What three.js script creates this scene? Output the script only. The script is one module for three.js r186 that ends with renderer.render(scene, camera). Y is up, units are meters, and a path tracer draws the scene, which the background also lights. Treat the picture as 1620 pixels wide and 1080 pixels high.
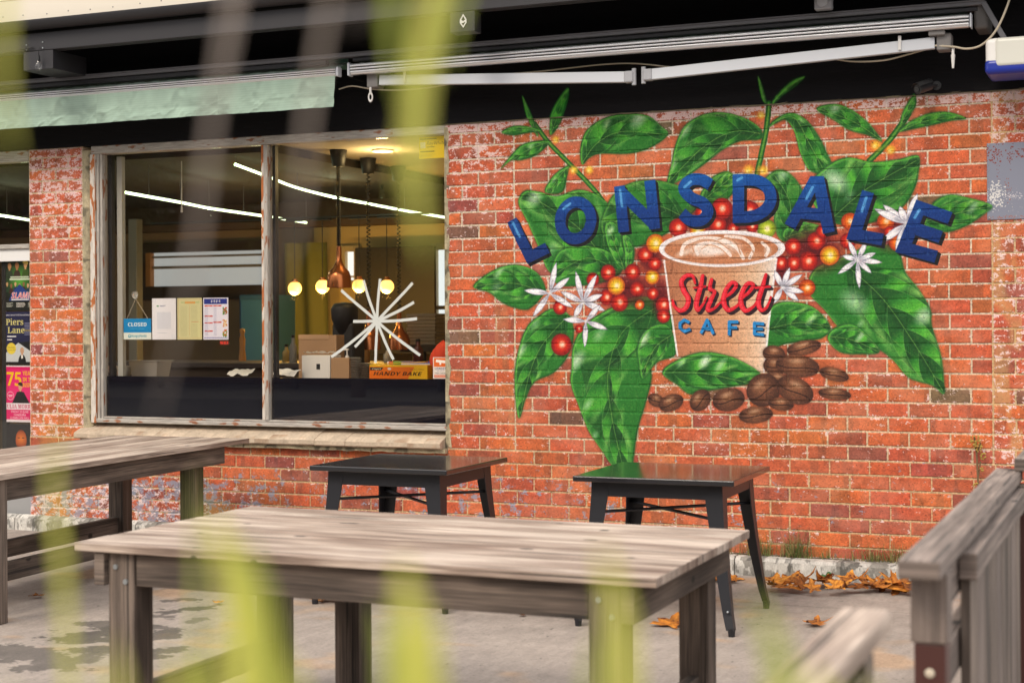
import * as THREE from 'three';
import { RoundedBoxGeometry } from 'three/addons/geometries/RoundedBoxGeometry.js';
import { mergeGeometries } from 'three/addons/utils/BufferGeometryUtils.js';
import { RectAreaLightUniformsLib } from 'three/addons/lights/RectAreaLightUniformsLib.js';
RectAreaLightUniformsLib.init();

// ------------------------------------------------------------------ camera, sky, sun, exposure
const scene = new THREE.Scene();
const EYE = new THREE.Vector3(3.827, 1.51, 9.10), YAW = THREE.MathUtils.degToRad(22.8);
const camera = new THREE.PerspectiveCamera(25.15, 1.5, 0.05, 400);
camera.position.copy(EYE);
camera.rotation.order = 'YXZ';
camera.rotation.set(0, YAW, -0.0055);
camera.setViewOffset(1620, 1080, 0, 28, 1620, 1080);
camera.focus = 9.5;
camera.userData.fStop = 3.0;
const renderer = new THREE.WebGLRenderer({ antialias: true });
renderer.toneMapping = THREE.LinearToneMapping;
renderer.toneMappingExposure = 1.84;
renderer.shadowMap.enabled = true;
{ // bright overcast sky, a little brighter towards the zenith
  const W = 64, H = 32, d = new Float32Array(W * H * 4);
  for (let y = 0; y < H; y++) for (let x = 0; x < W; x++) {
    const up = Math.sin(((y + .5) / H - .5) * Math.PI), L = up < 0 ? .5 : .78 + .34 * up;
    d.set([L * 1.01, L * .98, L * .965, 1], (y * W + x) * 4);
  }
  const t = new THREE.DataTexture(d, W, H, THREE.RGBAFormat, THREE.FloatType);
  t.mapping = THREE.EquirectangularReflectionMapping; t.magFilter = THREE.LinearFilter; t.needsUpdate = true;
  scene.background = t; scene.environment = t;
}
const sun = new THREE.DirectionalLight(0xfff0dc, 1.1);
sun.name = 'sun'; sun.position.set(-2.5, 9, 9.5); sun.target.position.set(0, 0, 0);
sun.castShadow = true; sun.shadow.radius = 40; sun.shadow.mapSize.set(2048, 2048);
Object.assign(sun.shadow.camera, { left: -9, right: 9, top: 9, bottom: -9, near: 1, far: 40 });
scene.add(sun, sun.target);

// ------------------------------------------------------------------ helpers
let seed = 7;
const rnd = () => { seed = (seed + 0x6d2b79f5) | 0; let t = Math.imul(seed ^ (seed >>> 15), 1 | seed); t = (t + Math.imul(t ^ (t >>> 7), 61 | t)) ^ t; return ((t ^ (t >>> 14)) >>> 0) / 4294967296; };
const rr = (a, b) => a + (b - a) * rnd();
const clamp = (x, a = 0, b = 1) => Math.min(b, Math.max(a, x));
const lerp = (a, b, t) => a + (b - a) * t;
const sstep = (a, b, x) => { const t = clamp((x - a) / (b - a)); return t * t * (3 - 2 * t); };
const hash = (x, y) => { let h = Math.imul(x | 0, 374761393) + Math.imul(y | 0, 668265263); h = Math.imul(h ^ (h >>> 13), 1274126177); return ((h ^ (h >>> 16)) >>> 0) / 4294967296; };
function vnoise(x, y) {
  const ix = Math.floor(x), iy = Math.floor(y); let fx = x - ix, fy = y - iy; fx = fx * fx * (3 - 2 * fx); fy = fy * fy * (3 - 2 * fy);
  const a = hash(ix, iy), b = hash(ix + 1, iy), c = hash(ix, iy + 1), d = hash(ix + 1, iy + 1);
  return a + (b - a) * fx + (c - a) * fy + (a - b - c + d) * fx * fy;
}
const fbm = (x, y, n = 3) => { let s = 0, a = .5, t = 0; for (let i = 0; i < n; i++) { s += a * vnoise(x, y); t += a; a *= .5; x = x * 2.03 + 17.3; y = y * 2.03 + 5.1; } return s / t; };

// survey of the wall front: points read off the photograph, taken to metres on the wall plane (x along the wall, y up)
const SV = { f: 2421, cx: 810, cy: 512, c: Math.cos(.0055), s: Math.sin(.0055), ct: Math.cos(YAW), st: Math.sin(YAW) };
function wallXY(px, py, z = 0) {
  const X = px - SV.cx, Y = SV.cy - py, x = (X * SV.c + Y * SV.s) / SV.f, y = (-X * SV.s + Y * SV.c) / SV.f;
  const t = (EYE.z - z) / (SV.ct + SV.st * x);
  return [EYE.x + (-SV.st + SV.ct * x) * t, EYE.y + y * t];
}

const taken = {};
const numbered = (n) => { if (!(n in taken)) { taken[n] = 0; return n; } return n + '_' + String(++taken[n]).padStart(3, '0'); };
function finish(o) { o.traverse((m) => { if (m.isMesh) { m.castShadow = true; m.receiveShadow = true; } }); return o; }
function tag(o, label, category, group, kind) { Object.assign(o.userData, { label, category }); if (group) o.userData.group = group; if (kind) o.userData.kind = kind; return o; }
function thing(name, label, category, pos = [0, 0, 0], group) {
  const g = new THREE.Group(); g.name = numbered(name); g.position.set(...pos); scene.add(g); return tag(g, label, category, group);
}
function part(parent, name, geo, mat, label) {                       // geometry is given in world metres, stored relative to the thing's base
  let root = parent; while (root.parent && root.parent !== scene) root = root.parent;
  if (root.position.lengthSq() > 0) geo.translate(-root.position.x, -root.position.y, -root.position.z);
  const m = new THREE.Mesh(geo, mat); m.name = name; m.castShadow = m.receiveShadow = true; parent.add(m);
  if (label) m.userData.label = label;
  return m;
}
function single(name, label, category, geo, mat, group, kind) {
  const m = new THREE.Mesh(geo, mat); m.name = numbered(name); m.castShadow = m.receiveShadow = true; scene.add(m); return tag(m, label, category, group, kind);
}
function struct(name, geo, mat, label) { const m = new THREE.Mesh(geo, mat); m.name = numbered(name); m.castShadow = m.receiveShadow = true; m.userData.kind = 'structure'; if (label) m.userData.label = label; scene.add(m); return m; }
function copyOf(src, pos, turn = 0, label) { const c = src.clone(); c.name = numbered(src.name.replace(/_\d{3}$/, '')); c.position.set(...pos); c.rotation.y = turn; c.userData = { ...src.userData }; if (label) c.userData.label = label; scene.add(c); return c; }

const flat = (g) => { const n = g.index ? g.toNonIndexed() : g; n.computeVertexNormals(); return n; };
const box = (x0, x1, y0, y1, z0, z1) => new THREE.BoxGeometry(x1 - x0, y1 - y0, z1 - z0).translate((x0 + x1) / 2, (y0 + y1) / 2, (z0 + z1) / 2);
const rbox = (x0, x1, y0, y1, z0, z1, r = .004, seg = 2) => new RoundedBoxGeometry(x1 - x0, y1 - y0, z1 - z0, seg, Math.min(r, (x1 - x0) / 2.1, (y1 - y0) / 2.1, (z1 - z0) / 2.1)).translate((x0 + x1) / 2, (y0 + y1) / 2, (z0 + z1) / 2);
const cyl = (x, y, z, r0, r1, h, n = 20) => new THREE.CylinderGeometry(r1, r0, h, n).translate(x, y + h / 2, z);
const V = (a) => new THREE.Vector3(...a);
const tube = (pts, r, seg = 24, n = 8) => new THREE.TubeGeometry(new THREE.CatmullRomCurve3(pts.map(V)), seg, r, n);
const rod = (a, b, r, n = 8) => { const d = V(b).sub(V(a)), g = new THREE.CylinderGeometry(r, r, d.length(), n); g.applyQuaternion(new THREE.Quaternion().setFromUnitVectors(new THREE.Vector3(0, 1, 0), d.clone().normalize())); const m = V(a).addScaledVector(d, .5); return g.translate(m.x, m.y, m.z); };
const merge = (l) => mergeGeometries(l.map((g) => (g.index ? g.toNonIndexed() : g)));
const bar = (a, b, w, h) => { const d = V(b).sub(V(a)), g = new RoundedBoxGeometry(d.length(), h, w, 2, Math.min(w, h) * .15); g.applyQuaternion(new THREE.Quaternion().setFromUnitVectors(new THREE.Vector3(1, 0, 0), d.clone().normalize())); const m = V(a).addScaledVector(d, .5); return g.translate(m.x, m.y, m.z); };
const lathe = (pts, x, y, z, n = 28) => new THREE.LatheGeometry(pts.map((p) => new THREE.Vector2(...p)), n).translate(x, y, z);
function metreUV(geo, along = 'x', ou = 0, ov = 0) {                  // uv in metres, u along the grain
  const g = geo.index ? geo.toNonIndexed() : geo, p = g.attributes.position, n = g.attributes.normal, uv = new Float32Array(p.count * 2), others = ['x', 'y', 'z'].filter((k) => k !== along);
  for (let i = 0; i < p.count; i++) {
    const c = { x: p.getX(i), y: p.getY(i), z: p.getZ(i) }, m = { x: Math.abs(n.getX(i)), y: Math.abs(n.getY(i)), z: Math.abs(n.getZ(i)) };
    const end = m[along] > .75;
    const o = m[others[0]] > m[others[1]] ? others[1] : others[0];
    uv[i * 2] = ou + (end ? c[others[0]] * .15 : c[along]); uv[i * 2 + 1] = ov + (end ? c[others[1]] : c[o]);
  }
  g.setAttribute('uv', new THREE.BufferAttribute(uv, 2)); return g;
}
function canvasOf(w, h) { const c = document.createElement('canvas'); c.width = w; c.height = h; return [c, c.getContext('2d')]; }
function canvasTex(c, wrap) { const t = new THREE.CanvasTexture(c); t.colorSpace = THREE.SRGBColorSpace; if (wrap) t.wrapS = t.wrapT = THREE.RepeatWrapping; t.magFilter = THREE.LinearFilter; return t; }
function pixelTex(w, h, fn, srgb = true, wrap = true) {               // fn(u, v) -> [r, g, b] in 0..255
  const d = new Uint8Array(w * h * 4);
  for (let y = 0; y < h; y++) for (let x = 0; x < w; x++) { const c = fn(x, y); d.set([clamp(c[0], 0, 255), clamp(c[1], 0, 255), clamp(c[2], 0, 255), 255], (y * w + x) * 4); }
  const t = new THREE.DataTexture(d, w, h); t.magFilter = THREE.LinearFilter; t.minFilter = THREE.LinearFilter; if (srgb) t.colorSpace = THREE.SRGBColorSpace; if (wrap) t.wrapS = t.wrapT = THREE.RepeatWrapping; t.needsUpdate = true; return t;
}
const std = (o) => new THREE.MeshStandardMaterial({ roughness: .7, ...o });
const phys = (o) => new THREE.MeshPhysicalMaterial({ roughness: .5, ...o });
const rgb = (r, g, b) => new THREE.Color().setRGB(r, g, b);

// ------------------------------------------------------------------ the mural: spray paint on the brickwork, drawn in wall metres
function paintMural(ctx, x0, y1, s) {
  const P = (p, z) => { const w = wallXY(p[0], p[1], z); return [(w[0] - x0) * s, (y1 - w[1]) * s]; };
  const k = s / 258;                                                   // canvas pixels for one survey pixel
  const smooth = (pts, closed = true) => {                             // Catmull-Rom path through the points
    const q = pts.map((p) => P(p)), n = q.length, at = (i) => (closed ? q[(i + n) % n] : q[clamp(i, 0, n - 1)]);
    ctx.beginPath(); ctx.moveTo(...q[0]);
    for (let i = 0; i < (closed ? n : n - 1); i++) {
      const a = at(i - 1), b = at(i), c = at(i + 1), d = at(i + 2), t = .17;
      ctx.bezierCurveTo(b[0] + (c[0] - a[0]) * t, b[1] + (c[1] - a[1]) * t, c[0] - (d[0] - b[0]) * t, c[1] - (d[1] - b[1]) * t, c[0], c[1]);
    }
    if (closed) ctx.closePath();
  };
  const puff = (x, y, rx, ry, rot, col, a) => {                        // a soft burst of spray
    ctx.save(); ctx.translate(x, y); ctx.rotate(rot); ctx.scale(rx, ry);
    const g = ctx.createRadialGradient(0, 0, 0, 0, 0, 1); g.addColorStop(0, `rgba(${col},${a})`); g.addColorStop(.45, `rgba(${col},${a * .6})`); g.addColorStop(1, `rgba(${col},0)`);
    ctx.fillStyle = g; ctx.beginPath(); ctx.arc(0, 0, 1, 0, 7); ctx.fill(); ctx.restore();
  };
  const along = (m, t) => { const q = m.map((p) => P(p)), f = t * (q.length - 1), i = Math.min(Math.floor(f), q.length - 2), u = f - i; const a = q[i], b = q[i + 1]; return [a[0] + (b[0] - a[0]) * u, a[1] + (b[1] - a[1]) * u, Math.atan2(b[1] - a[1], b[0] - a[0])]; };
  // a leaf: outline, midrib from base to tip, number of side veins, reach of the veins in survey pixels
  function leaf(o, m, nv = 6, reach = 40, c = {}) {
    const dark = c.dark || '9,56,22', mid = c.mid || '34,116,38', hi = c.hi || '84,184,54', wh = c.wh || '214,240,208'; nv = Math.max(3, Math.round(nv * .72));
    ctx.save(); ctx.shadowColor = `rgba(${dark},.9)`; ctx.shadowBlur = 4 * k; smooth(o); ctx.fillStyle = `rgb(${mid})`; ctx.fill(); ctx.shadowColor = 'transparent'; ctx.clip();
    const q0 = along(m, 0), vein = (i, side) => { const t = clamp((i - .6) / nv, 0, 1), [x, y, a] = along(m, t), d = a + side * (.86 - .3 * t), e = d - side * .5, L = reach * k * 1.5 * (1.1 - .5 * clamp(t)); return { p: [x, y], c: [x + Math.cos(d) * L * .55, y + Math.sin(d) * L * .55], e: [x + Math.cos(e) * L, y + Math.sin(e) * L] }; };
    for (const side of [-1, 1]) for (let i = 0; i < nv + 1; i++) {            // the blade between two side veins, sprayed from light to dark
      const a = vein(i, side), b = vein(i + 1, side), g = ctx.createLinearGradient(...a.c, ...b.c), lit = side < 0 ? 1 : .72;
      g.addColorStop(0, `rgba(${dark},.5)`); g.addColorStop(.2, `rgba(${mid},.6)`); g.addColorStop(.45, `rgba(${hi},${.6 * lit})`); g.addColorStop(.72, `rgba(${hi},${.95 * lit})`); g.addColorStop(.92, `rgba(${mid},.7)`); g.addColorStop(1, `rgba(${dark},.42)`);
      ctx.beginPath(); ctx.moveTo(...a.p); ctx.quadraticCurveTo(...a.c, ...a.e); ctx.lineTo(...b.e); ctx.quadraticCurveTo(...b.c, ...b.p); ctx.closePath(); ctx.fillStyle = g; ctx.fill();
      const mx = (a.c[0] + b.c[0] * 2) / 3 * .6 + (a.e[0] + b.e[0] * 2) / 3 * .4, my = (a.c[1] + b.c[1] * 2) / 3 * .6 + (a.e[1] + b.e[1] * 2) / 3 * .4, dd = Math.atan2(a.e[1] - a.p[1], a.e[0] - a.p[0]), R = reach * k;
      puff(mx, my, R * .42, R * .11, dd, '150,214,104', (hash(i * 7 + nv, reach | 0) * .7 + .15) * lit);
    }
    for (let i = 0; i <= 8; i++) { const [x, y, a] = along(m, i / 8); puff(x, y, reach * k * .4, reach * k * .12, a, dark, .55); }
    for (const [px, py, r, al, el] of c.glow || []) { const [x, y] = P([px, py]); puff(x, y, r * k * 1.15, r * k * (el || .6) * 1.15, -.9, wh, Math.min(1, al * 1.05)); }
    smooth(o); ctx.lineWidth = 5 * k; ctx.strokeStyle = `rgba(${dark},.55)`; ctx.stroke();
    ctx.save(); ctx.translate(2.2 * k, 2.2 * k); ctx.shadowColor = 'rgba(190,232,150,.8)'; ctx.shadowBlur = 4 * k; smooth(o); ctx.lineWidth = 2 * k; ctx.strokeStyle = `rgba(${hi},.75)`; ctx.stroke(); ctx.restore();
    smooth(m, false); ctx.lineWidth = 1.1 * k; ctx.strokeStyle = 'rgba(130,190,84,.6)'; ctx.stroke();
    for (const side of [-1, 1]) for (let i = 1; i <= nv; i++) { const a = vein(i, side); ctx.beginPath(); ctx.moveTo(...a.p); ctx.quadraticCurveTo(...a.c, ...a.e); ctx.lineWidth = .9 * k; ctx.strokeStyle = 'rgba(150,205,110,.34)'; ctx.stroke(); }
    ctx.restore();
  }
  const stem = (pts, w, col = '30,92,34') => { smooth(pts, false); ctx.lineCap = 'round'; ctx.lineWidth = w * k; ctx.strokeStyle = `rgb(${col})`; ctx.stroke(); ctx.lineWidth = w * .35 * k; ctx.strokeStyle = 'rgba(110,180,60,.7)'; ctx.stroke(); };
  function cherry(px, py, r, kind = 'r') {
    const [x, y] = P([px, py]), R = r * k, c = { r: ['196,30,18', '246,92,44', '120,12,18'], o: ['220,96,24', '250,168,60', '150,40,16'], y: ['226,176,26', '250,232,90', '190,70,20'], g: ['170,190,40', '230,236,110', '90,120,30'] }[kind];
    puff(x, y, R * 1.35, R * 1.35, 0, '70,8,16', .75);
    ctx.beginPath(); ctx.arc(x, y, R, 0, 7); const g = ctx.createRadialGradient(x + R * .05, y, R * .1, x, y, R);
    g.addColorStop(0, `rgb(${c[1]})`); g.addColorStop(.5, `rgb(${c[0]})`); g.addColorStop(1, `rgb(${c[2]})`); ctx.fillStyle = g; ctx.fill();
    puff(x + R * .08, y - R * .02, R * .4, R * .42, 0, '255,236,214', .95);
  }
  function petal(cx, cy, tx, ty, w = 7) {
    const a = P([cx, cy]), b = P([tx, ty]), d = Math.atan2(b[1] - a[1], b[0] - a[0]), L = Math.hypot(b[0] - a[0], b[1] - a[1]), n = [-Math.sin(d) * w * k, Math.cos(d) * w * k];
    ctx.beginPath(); ctx.moveTo(...a); ctx.quadraticCurveTo(a[0] + Math.cos(d) * L * .5 + n[0], a[1] + Math.sin(d) * L * .5 + n[1], ...b); ctx.quadraticCurveTo(a[0] + Math.cos(d) * L * .55 - n[0], a[1] + Math.sin(d) * L * .55 - n[1], ...a);
    ctx.fillStyle = 'rgb(222,222,232)'; ctx.fill(); ctx.lineWidth = 1 * k; ctx.strokeStyle = 'rgba(120,122,140,.75)'; ctx.stroke();
    puff(a[0] + Math.cos(d) * L * .62, a[1] + Math.sin(d) * L * .62, L * .35, w * .45 * k, d, '255,255,255', .95);
    puff(a[0] + Math.cos(d) * L * .22, a[1] + Math.sin(d) * L * .22, L * .25, w * .3 * k, d, '110,112,132', .55);
  }
  const flower = (c, tips, w) => { for (const t of tips) petal(c[0], c[1], t[0], t[1], w); const [x, y] = P(c); puff(x, y, 5 * k, 5 * k, 0, '255,255,255', .9); };
  function bean(px, py, rx, ry, rot) {
    const [x, y] = P([px, py]); ctx.save(); ctx.translate(x, y); ctx.rotate(rot);
    ctx.shadowColor = 'rgba(60,28,16,.8)'; ctx.shadowBlur = 4 * k; ctx.beginPath(); ctx.ellipse(0, 0, rx * k, ry * k, 0, 0, 7);
    const g = ctx.createRadialGradient(-rx * .1 * k, -ry * .35 * k, 1, 0, 0, rx * k); g.addColorStop(0, 'rgb(146,98,66)'); g.addColorStop(.45, 'rgb(104,64,44)'); g.addColorStop(1, 'rgb(60,34,26)'); ctx.fillStyle = g; ctx.fill(); ctx.shadowColor = 'transparent';
    puff(-rx * .05 * k, -ry * .45 * k, rx * .55 * k, ry * .28 * k, -.1, '206,168,136', .6);
    ctx.beginPath(); ctx.moveTo(-rx * .9 * k, ry * .1 * k); ctx.bezierCurveTo(-rx * .3 * k, ry * .55 * k, rx * .3 * k, -ry * .2 * k, rx * .9 * k, ry * .15 * k); ctx.lineWidth = 1.6 * k; ctx.strokeStyle = 'rgba(34,16,12,.8)'; ctx.stroke();
    ctx.restore();
  }

  // leaves above, with their stems
  stem([[846, 196], [868, 225], [900, 258], [940, 300], [962, 330]], 8);
  leaf([[870, 212], [871, 185], [882, 160], [899, 139], [901, 152], [893, 180], [880, 205]], [[872, 210], [884, 180], [899, 142]], 4, 14);
  leaf([[827, 151], [838, 172], [845, 190], [852, 216], [843, 204], [834, 184]], [[848, 212], [840, 184], [828, 153]], 3, 9);
  leaf([[793, 209], [812, 199], [835, 200], [856, 207], [835, 210], [812, 214]], [[856, 207], [825, 205], [794, 209]], 4, 10);
  leaf([[792, 267], [812, 241], [832, 226], [868, 223], [852, 243], [826, 253], [808, 254]], [[866, 225], [830, 240], [794, 265]], 5, 17, { glow: [[840, 231, 9, .5]] });
  leaf([[863, 304], [869, 286], [884, 270], [900, 262], [897, 280], [889, 304]], [[897, 265], [882, 283], [870, 303]], 4, 16, { glow: [[876, 284, 7, .5]] });
  leaf([[921, 260], [918, 235], [928, 206], [955, 187], [990, 179], [1025, 183], [1045, 199], [1057, 213], [1030, 233], [995, 243], [950, 243], [932, 250]], [[921, 258], [945, 226], [985, 208], [1054, 213]], 6, 42, { glow: [[1012, 186, 22, .85], [960, 195, 12, .4]] });
  stem([[1217, 164], [1213, 202], [1206, 238], [1197, 280]], 9);
  leaf([[1205, 206], [1185, 190], [1150, 178], [1115, 180], [1085, 197], [1070, 225], [1062, 260], [1056, 292], [1080, 283], [1110, 263], [1145, 236], [1172, 223], [1203, 220]], [[1203, 211], [1160, 208], [1110, 235], [1060, 286]], 8, 52, { glow: [[1082, 205, 18, .7], [1063, 262, 12, .6]] });
  leaf([[1214, 203], [1226, 189], [1250, 178], [1275, 189], [1295, 214], [1308, 240], [1317, 263], [1300, 274], [1280, 268], [1266, 240], [1257, 208], [1244, 190], [1228, 195]], [[1222, 194], [1256, 186], [1280, 225], [1303, 268]], 6, 30, { glow: [[1270, 187, 10, .4]] });
  leaf([[1200, 120], [1206, 132], [1214, 162], [1208, 160], [1202, 138]], [[1211, 160], [1205, 138], [1200, 121]], 3, 7, { mid: '40,84,30' });
  leaf([[1222, 161], [1235, 145], [1255, 127], [1275, 121], [1262, 135], [1240, 151], [1227, 164]], [[1224, 162], [1246, 140], [1273, 122]], 4, 9, { mid: '40,84,30' });
  stem([[1438, 180], [1424, 200], [1404, 226], [1376, 254]], 9);
  leaf([[1292, 172], [1318, 164], [1345, 172], [1370, 190], [1386, 208], [1396, 224], [1374, 214], [1345, 206], [1320, 190]], [[1394, 221], [1350, 192], [1295, 172]], 6, 22, { glow: [[1322, 170, 14, .7]] });
  leaf([[1422, 208], [1440, 192], [1470, 179], [1500, 177], [1529, 187], [1505, 191], [1475, 198], [1445, 204]], [[1424, 207], [1470, 190], [1526, 186]], 6, 18, { hi: '78,168,44' });
  leaf([[1448, 149], [1450, 165], [1440, 182], [1424, 197], [1429, 176], [1439, 158]], [[1427, 194], [1438, 174], [1448, 151]], 4, 12);
  // broad leaves behind the lettering
  leaf([[820, 320], [830, 302], [852, 303], [880, 310], [920, 300], [962, 322], [990, 370], [985, 425], [950, 446], [900, 442], [868, 428], [852, 390], [834, 350]], [[962, 420], [915, 360], [836, 308]], 7, 74, { glow: [[846, 312, 22, .75], [872, 395, 16, .35]] });
  leaf([[872, 432], [884, 398], [920, 388], [962, 398], [985, 425], [960, 445], [915, 452], [885, 450]], [[978, 428], [930, 408], [880, 432]], 6, 40);
  leaf([[952, 345], [972, 306], [1005, 287], [1045, 286], [1085, 298], [1108, 318], [1085, 348], [1050, 372], [1010, 390], [975, 385], [955, 370]], [[1085, 345], [1030, 325], [960, 358]], 7, 58, { hi: '74,150,44' });
  leaf([[957, 356], [969, 351], [982, 368], [989, 400], [990, 426], [975, 415], [961, 386]], [[987, 424], [974, 390], [963, 354]], 5, 18, { glow: [[966, 365, 10, .8]] });
  leaf([[985, 372], [998, 378], [1004, 400], [998, 428], [990, 425], [988, 398]], [[992, 426], [995, 400], [988, 374]], 4, 12);
  leaf([[1108, 312], [1125, 282], [1152, 271], [1166, 288], [1156, 310], [1130, 324]], [[1112, 318], [1136, 298], [1160, 278]], 5, 24, { hi: '90,160,44' });
  leaf([[1206, 292], [1222, 272], [1240, 269], [1258, 282], [1272, 306], [1276, 340], [1262, 368], [1240, 382], [1226, 360], [1224, 322]], [[1248, 376], [1250, 320], [1226, 278]], 6, 34, { hi: '80,146,56', glow: [[1240, 275, 16, .65]] });
  leaf([[1238, 372], [1252, 352], [1280, 352], [1304, 362], [1288, 380], [1262, 384]], [[1242, 376], [1268, 368], [1300, 362]], 4, 20);
  leaf([[1282, 292], [1306, 264], [1340, 249], [1380, 256], [1420, 252], [1453, 246], [1454, 272], [1446, 302], [1424, 332], [1388, 350], [1350, 356], [1312, 350], [1290, 326]], [[1312, 350], [1370, 300], [1450, 254]], 7, 74, { glow: [[1322, 285, 17, .85, 1.6], [1345, 310, 12, .3]] });
  leaf([[1462, 350], [1476, 322], [1500, 308], [1530, 312], [1570, 325], [1556, 340], [1528, 358], [1498, 367], [1474, 361]], [[1464, 350], [1510, 338], [1567, 326]], 6, 32, { hi: '78,160,42', glow: [[1540, 328, 14, .6, .4]] });
  // lower leaves
  leaf([[749, 453], [772, 432], [800, 420], [825, 420], [850, 432], [863, 456], [856, 471], [836, 489], [815, 487], [795, 479], [774, 463]], [[860, 462], [812, 448], [752, 452]], 6, 38, { glow: [[792, 427, 22, .6, .3], [785, 455, 14, .35]] });
  leaf([[852, 500], [874, 488], [900, 498], [908, 530], [897, 565], [875, 590], [846, 604], [832, 630], [822, 661], [816, 640], [814, 590], [821, 550], [834, 516]], [[898, 500], [858, 545], [838, 590], [823, 655]], 7, 44, { glow: [[822, 556, 18, .85, .5], [846, 512, 14, .4]] });
  leaf([[1290, 424], [1340, 404], [1380, 386], [1420, 394], [1433, 430], [1456, 460], [1473, 490], [1475, 515], [1489, 560], [1494, 600], [1494, 623], [1476, 610], [1440, 598], [1414, 570], [1390, 552], [1360, 540], [1330, 520], [1305, 490], [1280, 460]], [[1340, 420], [1395, 470], [1445, 540], [1492, 618]], 9, 78, { glow: [[1462, 500, 17, .75, .8], [1352, 478, 18, .6, 1.5], [1362, 512, 9, .4]] });
  leaf([[1310, 536], [1318, 520], [1345, 512], [1370, 528], [1392, 556], [1362, 560], [1330, 557]], [[1314, 532], [1350, 538], [1388, 555]], 5, 28, { glow: [[1362, 532, 14, .7, .35]] });
  leaf([[1214, 500], [1228, 480], [1260, 478], [1290, 488], [1314, 516], [1302, 534], [1270, 540], [1236, 546], [1212, 562]], [[1216, 520], [1265, 510], [1311, 516]], 6, 36, { glow: [[1284, 505, 14, .55, .4]] });
  leaf([[904, 582], [907, 546], [925, 514], [960, 490], [1010, 468], [1062, 488], [1058, 540], [1032, 575], [1031, 600], [1021, 640], [1009, 680], [1003, 722], [998, 738], [972, 738], [952, 712], [931, 680], [915, 640], [903, 606]], [[1045, 482], [985, 525], [962, 590], [968, 660], [985, 736]], 10, 66, { glow: [[911, 572, 24, .85, .5], [930, 640, 14, .55, .5], [940, 690, 12, .5, .5], [948, 530, 16, .45]] });
  leaf([[1011, 576], [1009, 547], [1024, 520], [1052, 513], [1070, 538], [1068, 562], [1040, 573], [1020, 597], [1014, 594]], [[1062, 530], [1036, 550], [1016, 592]], 5, 30, { glow: [[1018, 536, 16, .9, .55]] });
  // fruit
  for (const [x, y, rx, ry] of [[990, 458, 70, 36], [1046, 470, 22, 44], [1290, 395, 62, 44], [1140, 348, 80, 34], [1030, 410, 28, 34], [1236, 430, 18, 40], [1410, 368, 34, 34]]) { const [a, b] = P([x, y]); puff(a, b, rx * k, ry * k, 0, '96,10,20', .98); puff(a, b, rx * .7 * k, ry * .7 * k, 0, '86,10,18', .9); }
  for (const c of [[938, 442, 11], [962, 431, 13], [1001, 430, 13], [960, 470, 13], [980, 478, 15], [1008, 457, 12], [1033, 464, 10], [975, 452, 15, 'y'], [1032, 438, 12, 'y'], [1021, 403, 13], [1036, 417, 11], [1037, 385, 15, 'y'], [1050, 482, 13], [1050, 500, 11], [1012, 482, 8, 'o'], [886, 486, 12], [888, 545, 18], [916, 520, 7],
    [1073, 360, 15], [1104, 366, 13, 'y'], [1136, 355, 14], [1142, 330, 17], [1111, 336, 11], [1186, 334, 16], [1160, 362, 10], [1213, 362, 15, 'g'], [1190, 358, 10], [1255, 390, 13], [1292, 381, 14], [1303, 366, 11], [1345, 350, 13, 'o'], [1342, 381, 12], [1313, 404, 15, 'y'], [1279, 413, 15], [1256, 416, 12], [1236, 416, 11], [1277, 455, 13, 'o'], [1402, 350, 13, 'o'], [1420, 384, 12, 'o'], [1408, 366, 8]]) cherry(...c);
  for (const c of [[906, 270, 9, 'y'], [931, 270, 9, 'y'], [878, 222, 8, 'y'], [1203, 183, 8, 'y'], [1183, 271, 11, 'y'], [1206, 271, 10, 'y'], [1384, 231, 10, 'y'], [1408, 238, 9, 'y']]) { const [x, y] = P(c); puff(x, y, c[2] * 1.25 * k, c[2] * 1.25 * k, 0, '226,120,40', .9); puff(x + c[2] * .2 * k, y - c[2] * .15 * k, c[2] * .95 * k, c[2] * .95 * k, 0, '246,214,60', 1); puff(x, y, c[2] * .4 * k, c[2] * .4 * k, 0, '255,244,160', .8); }
  // cup
  { const c = (l) => l.map((p) => P(p)), body = c([[1051, 408], [1060, 480], [1072, 562], [1110, 585], [1180, 592], [1208, 590], [1219, 490], [1229, 408]]);
    ctx.beginPath(); body.forEach((p, i) => (i ? ctx.lineTo(...p) : ctx.moveTo(...p))); ctx.closePath();
    const a = P([1055, 480]), b = P([1222, 480]), g = ctx.createLinearGradient(...a, ...b); g.addColorStop(0, 'rgb(172,108,76)'); g.addColorStop(.25, 'rgb(194,132,94)'); g.addColorStop(.62, 'rgb(208,154,114)'); g.addColorStop(.86, 'rgb(224,190,158)'); g.addColorStop(1, 'rgb(232,218,206)'); ctx.fillStyle = g; ctx.fill();
    for (const e of [[[1051, 412], [1060, 480], [1072, 562]], [[1229, 410], [1219, 490], [1209, 588]]]) { smooth(e, false); ctx.lineWidth = 3 * k; ctx.strokeStyle = 'rgba(244,240,240,.9)'; ctx.stroke(); }
    const el = (px, py, rx, ry, f) => { const [x, y] = P([px, py]); ctx.beginPath(); ctx.ellipse(x, y, rx * k, ry * k, .02, 0, 7); ctx.fillStyle = f; ctx.fill(); };
    const [ex, ey] = P([1141, 398]); puff(ex, ey + 8 * k, 102 * k, 30 * k, .02, '120,80,60', .5);
    el(1141, 393, 102, 29, 'rgb(240,236,238)'); el(1141, 394, 95, 25, 'rgb(214,206,206)'); el(1140, 394, 92, 23.5, 'rgb(186,120,82)');
    ctx.save(); { const [x, y] = P([1140, 394]); ctx.beginPath(); ctx.ellipse(x, y, 92 * k, 23.5 * k, .02, 0, 7); ctx.clip(); }
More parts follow.
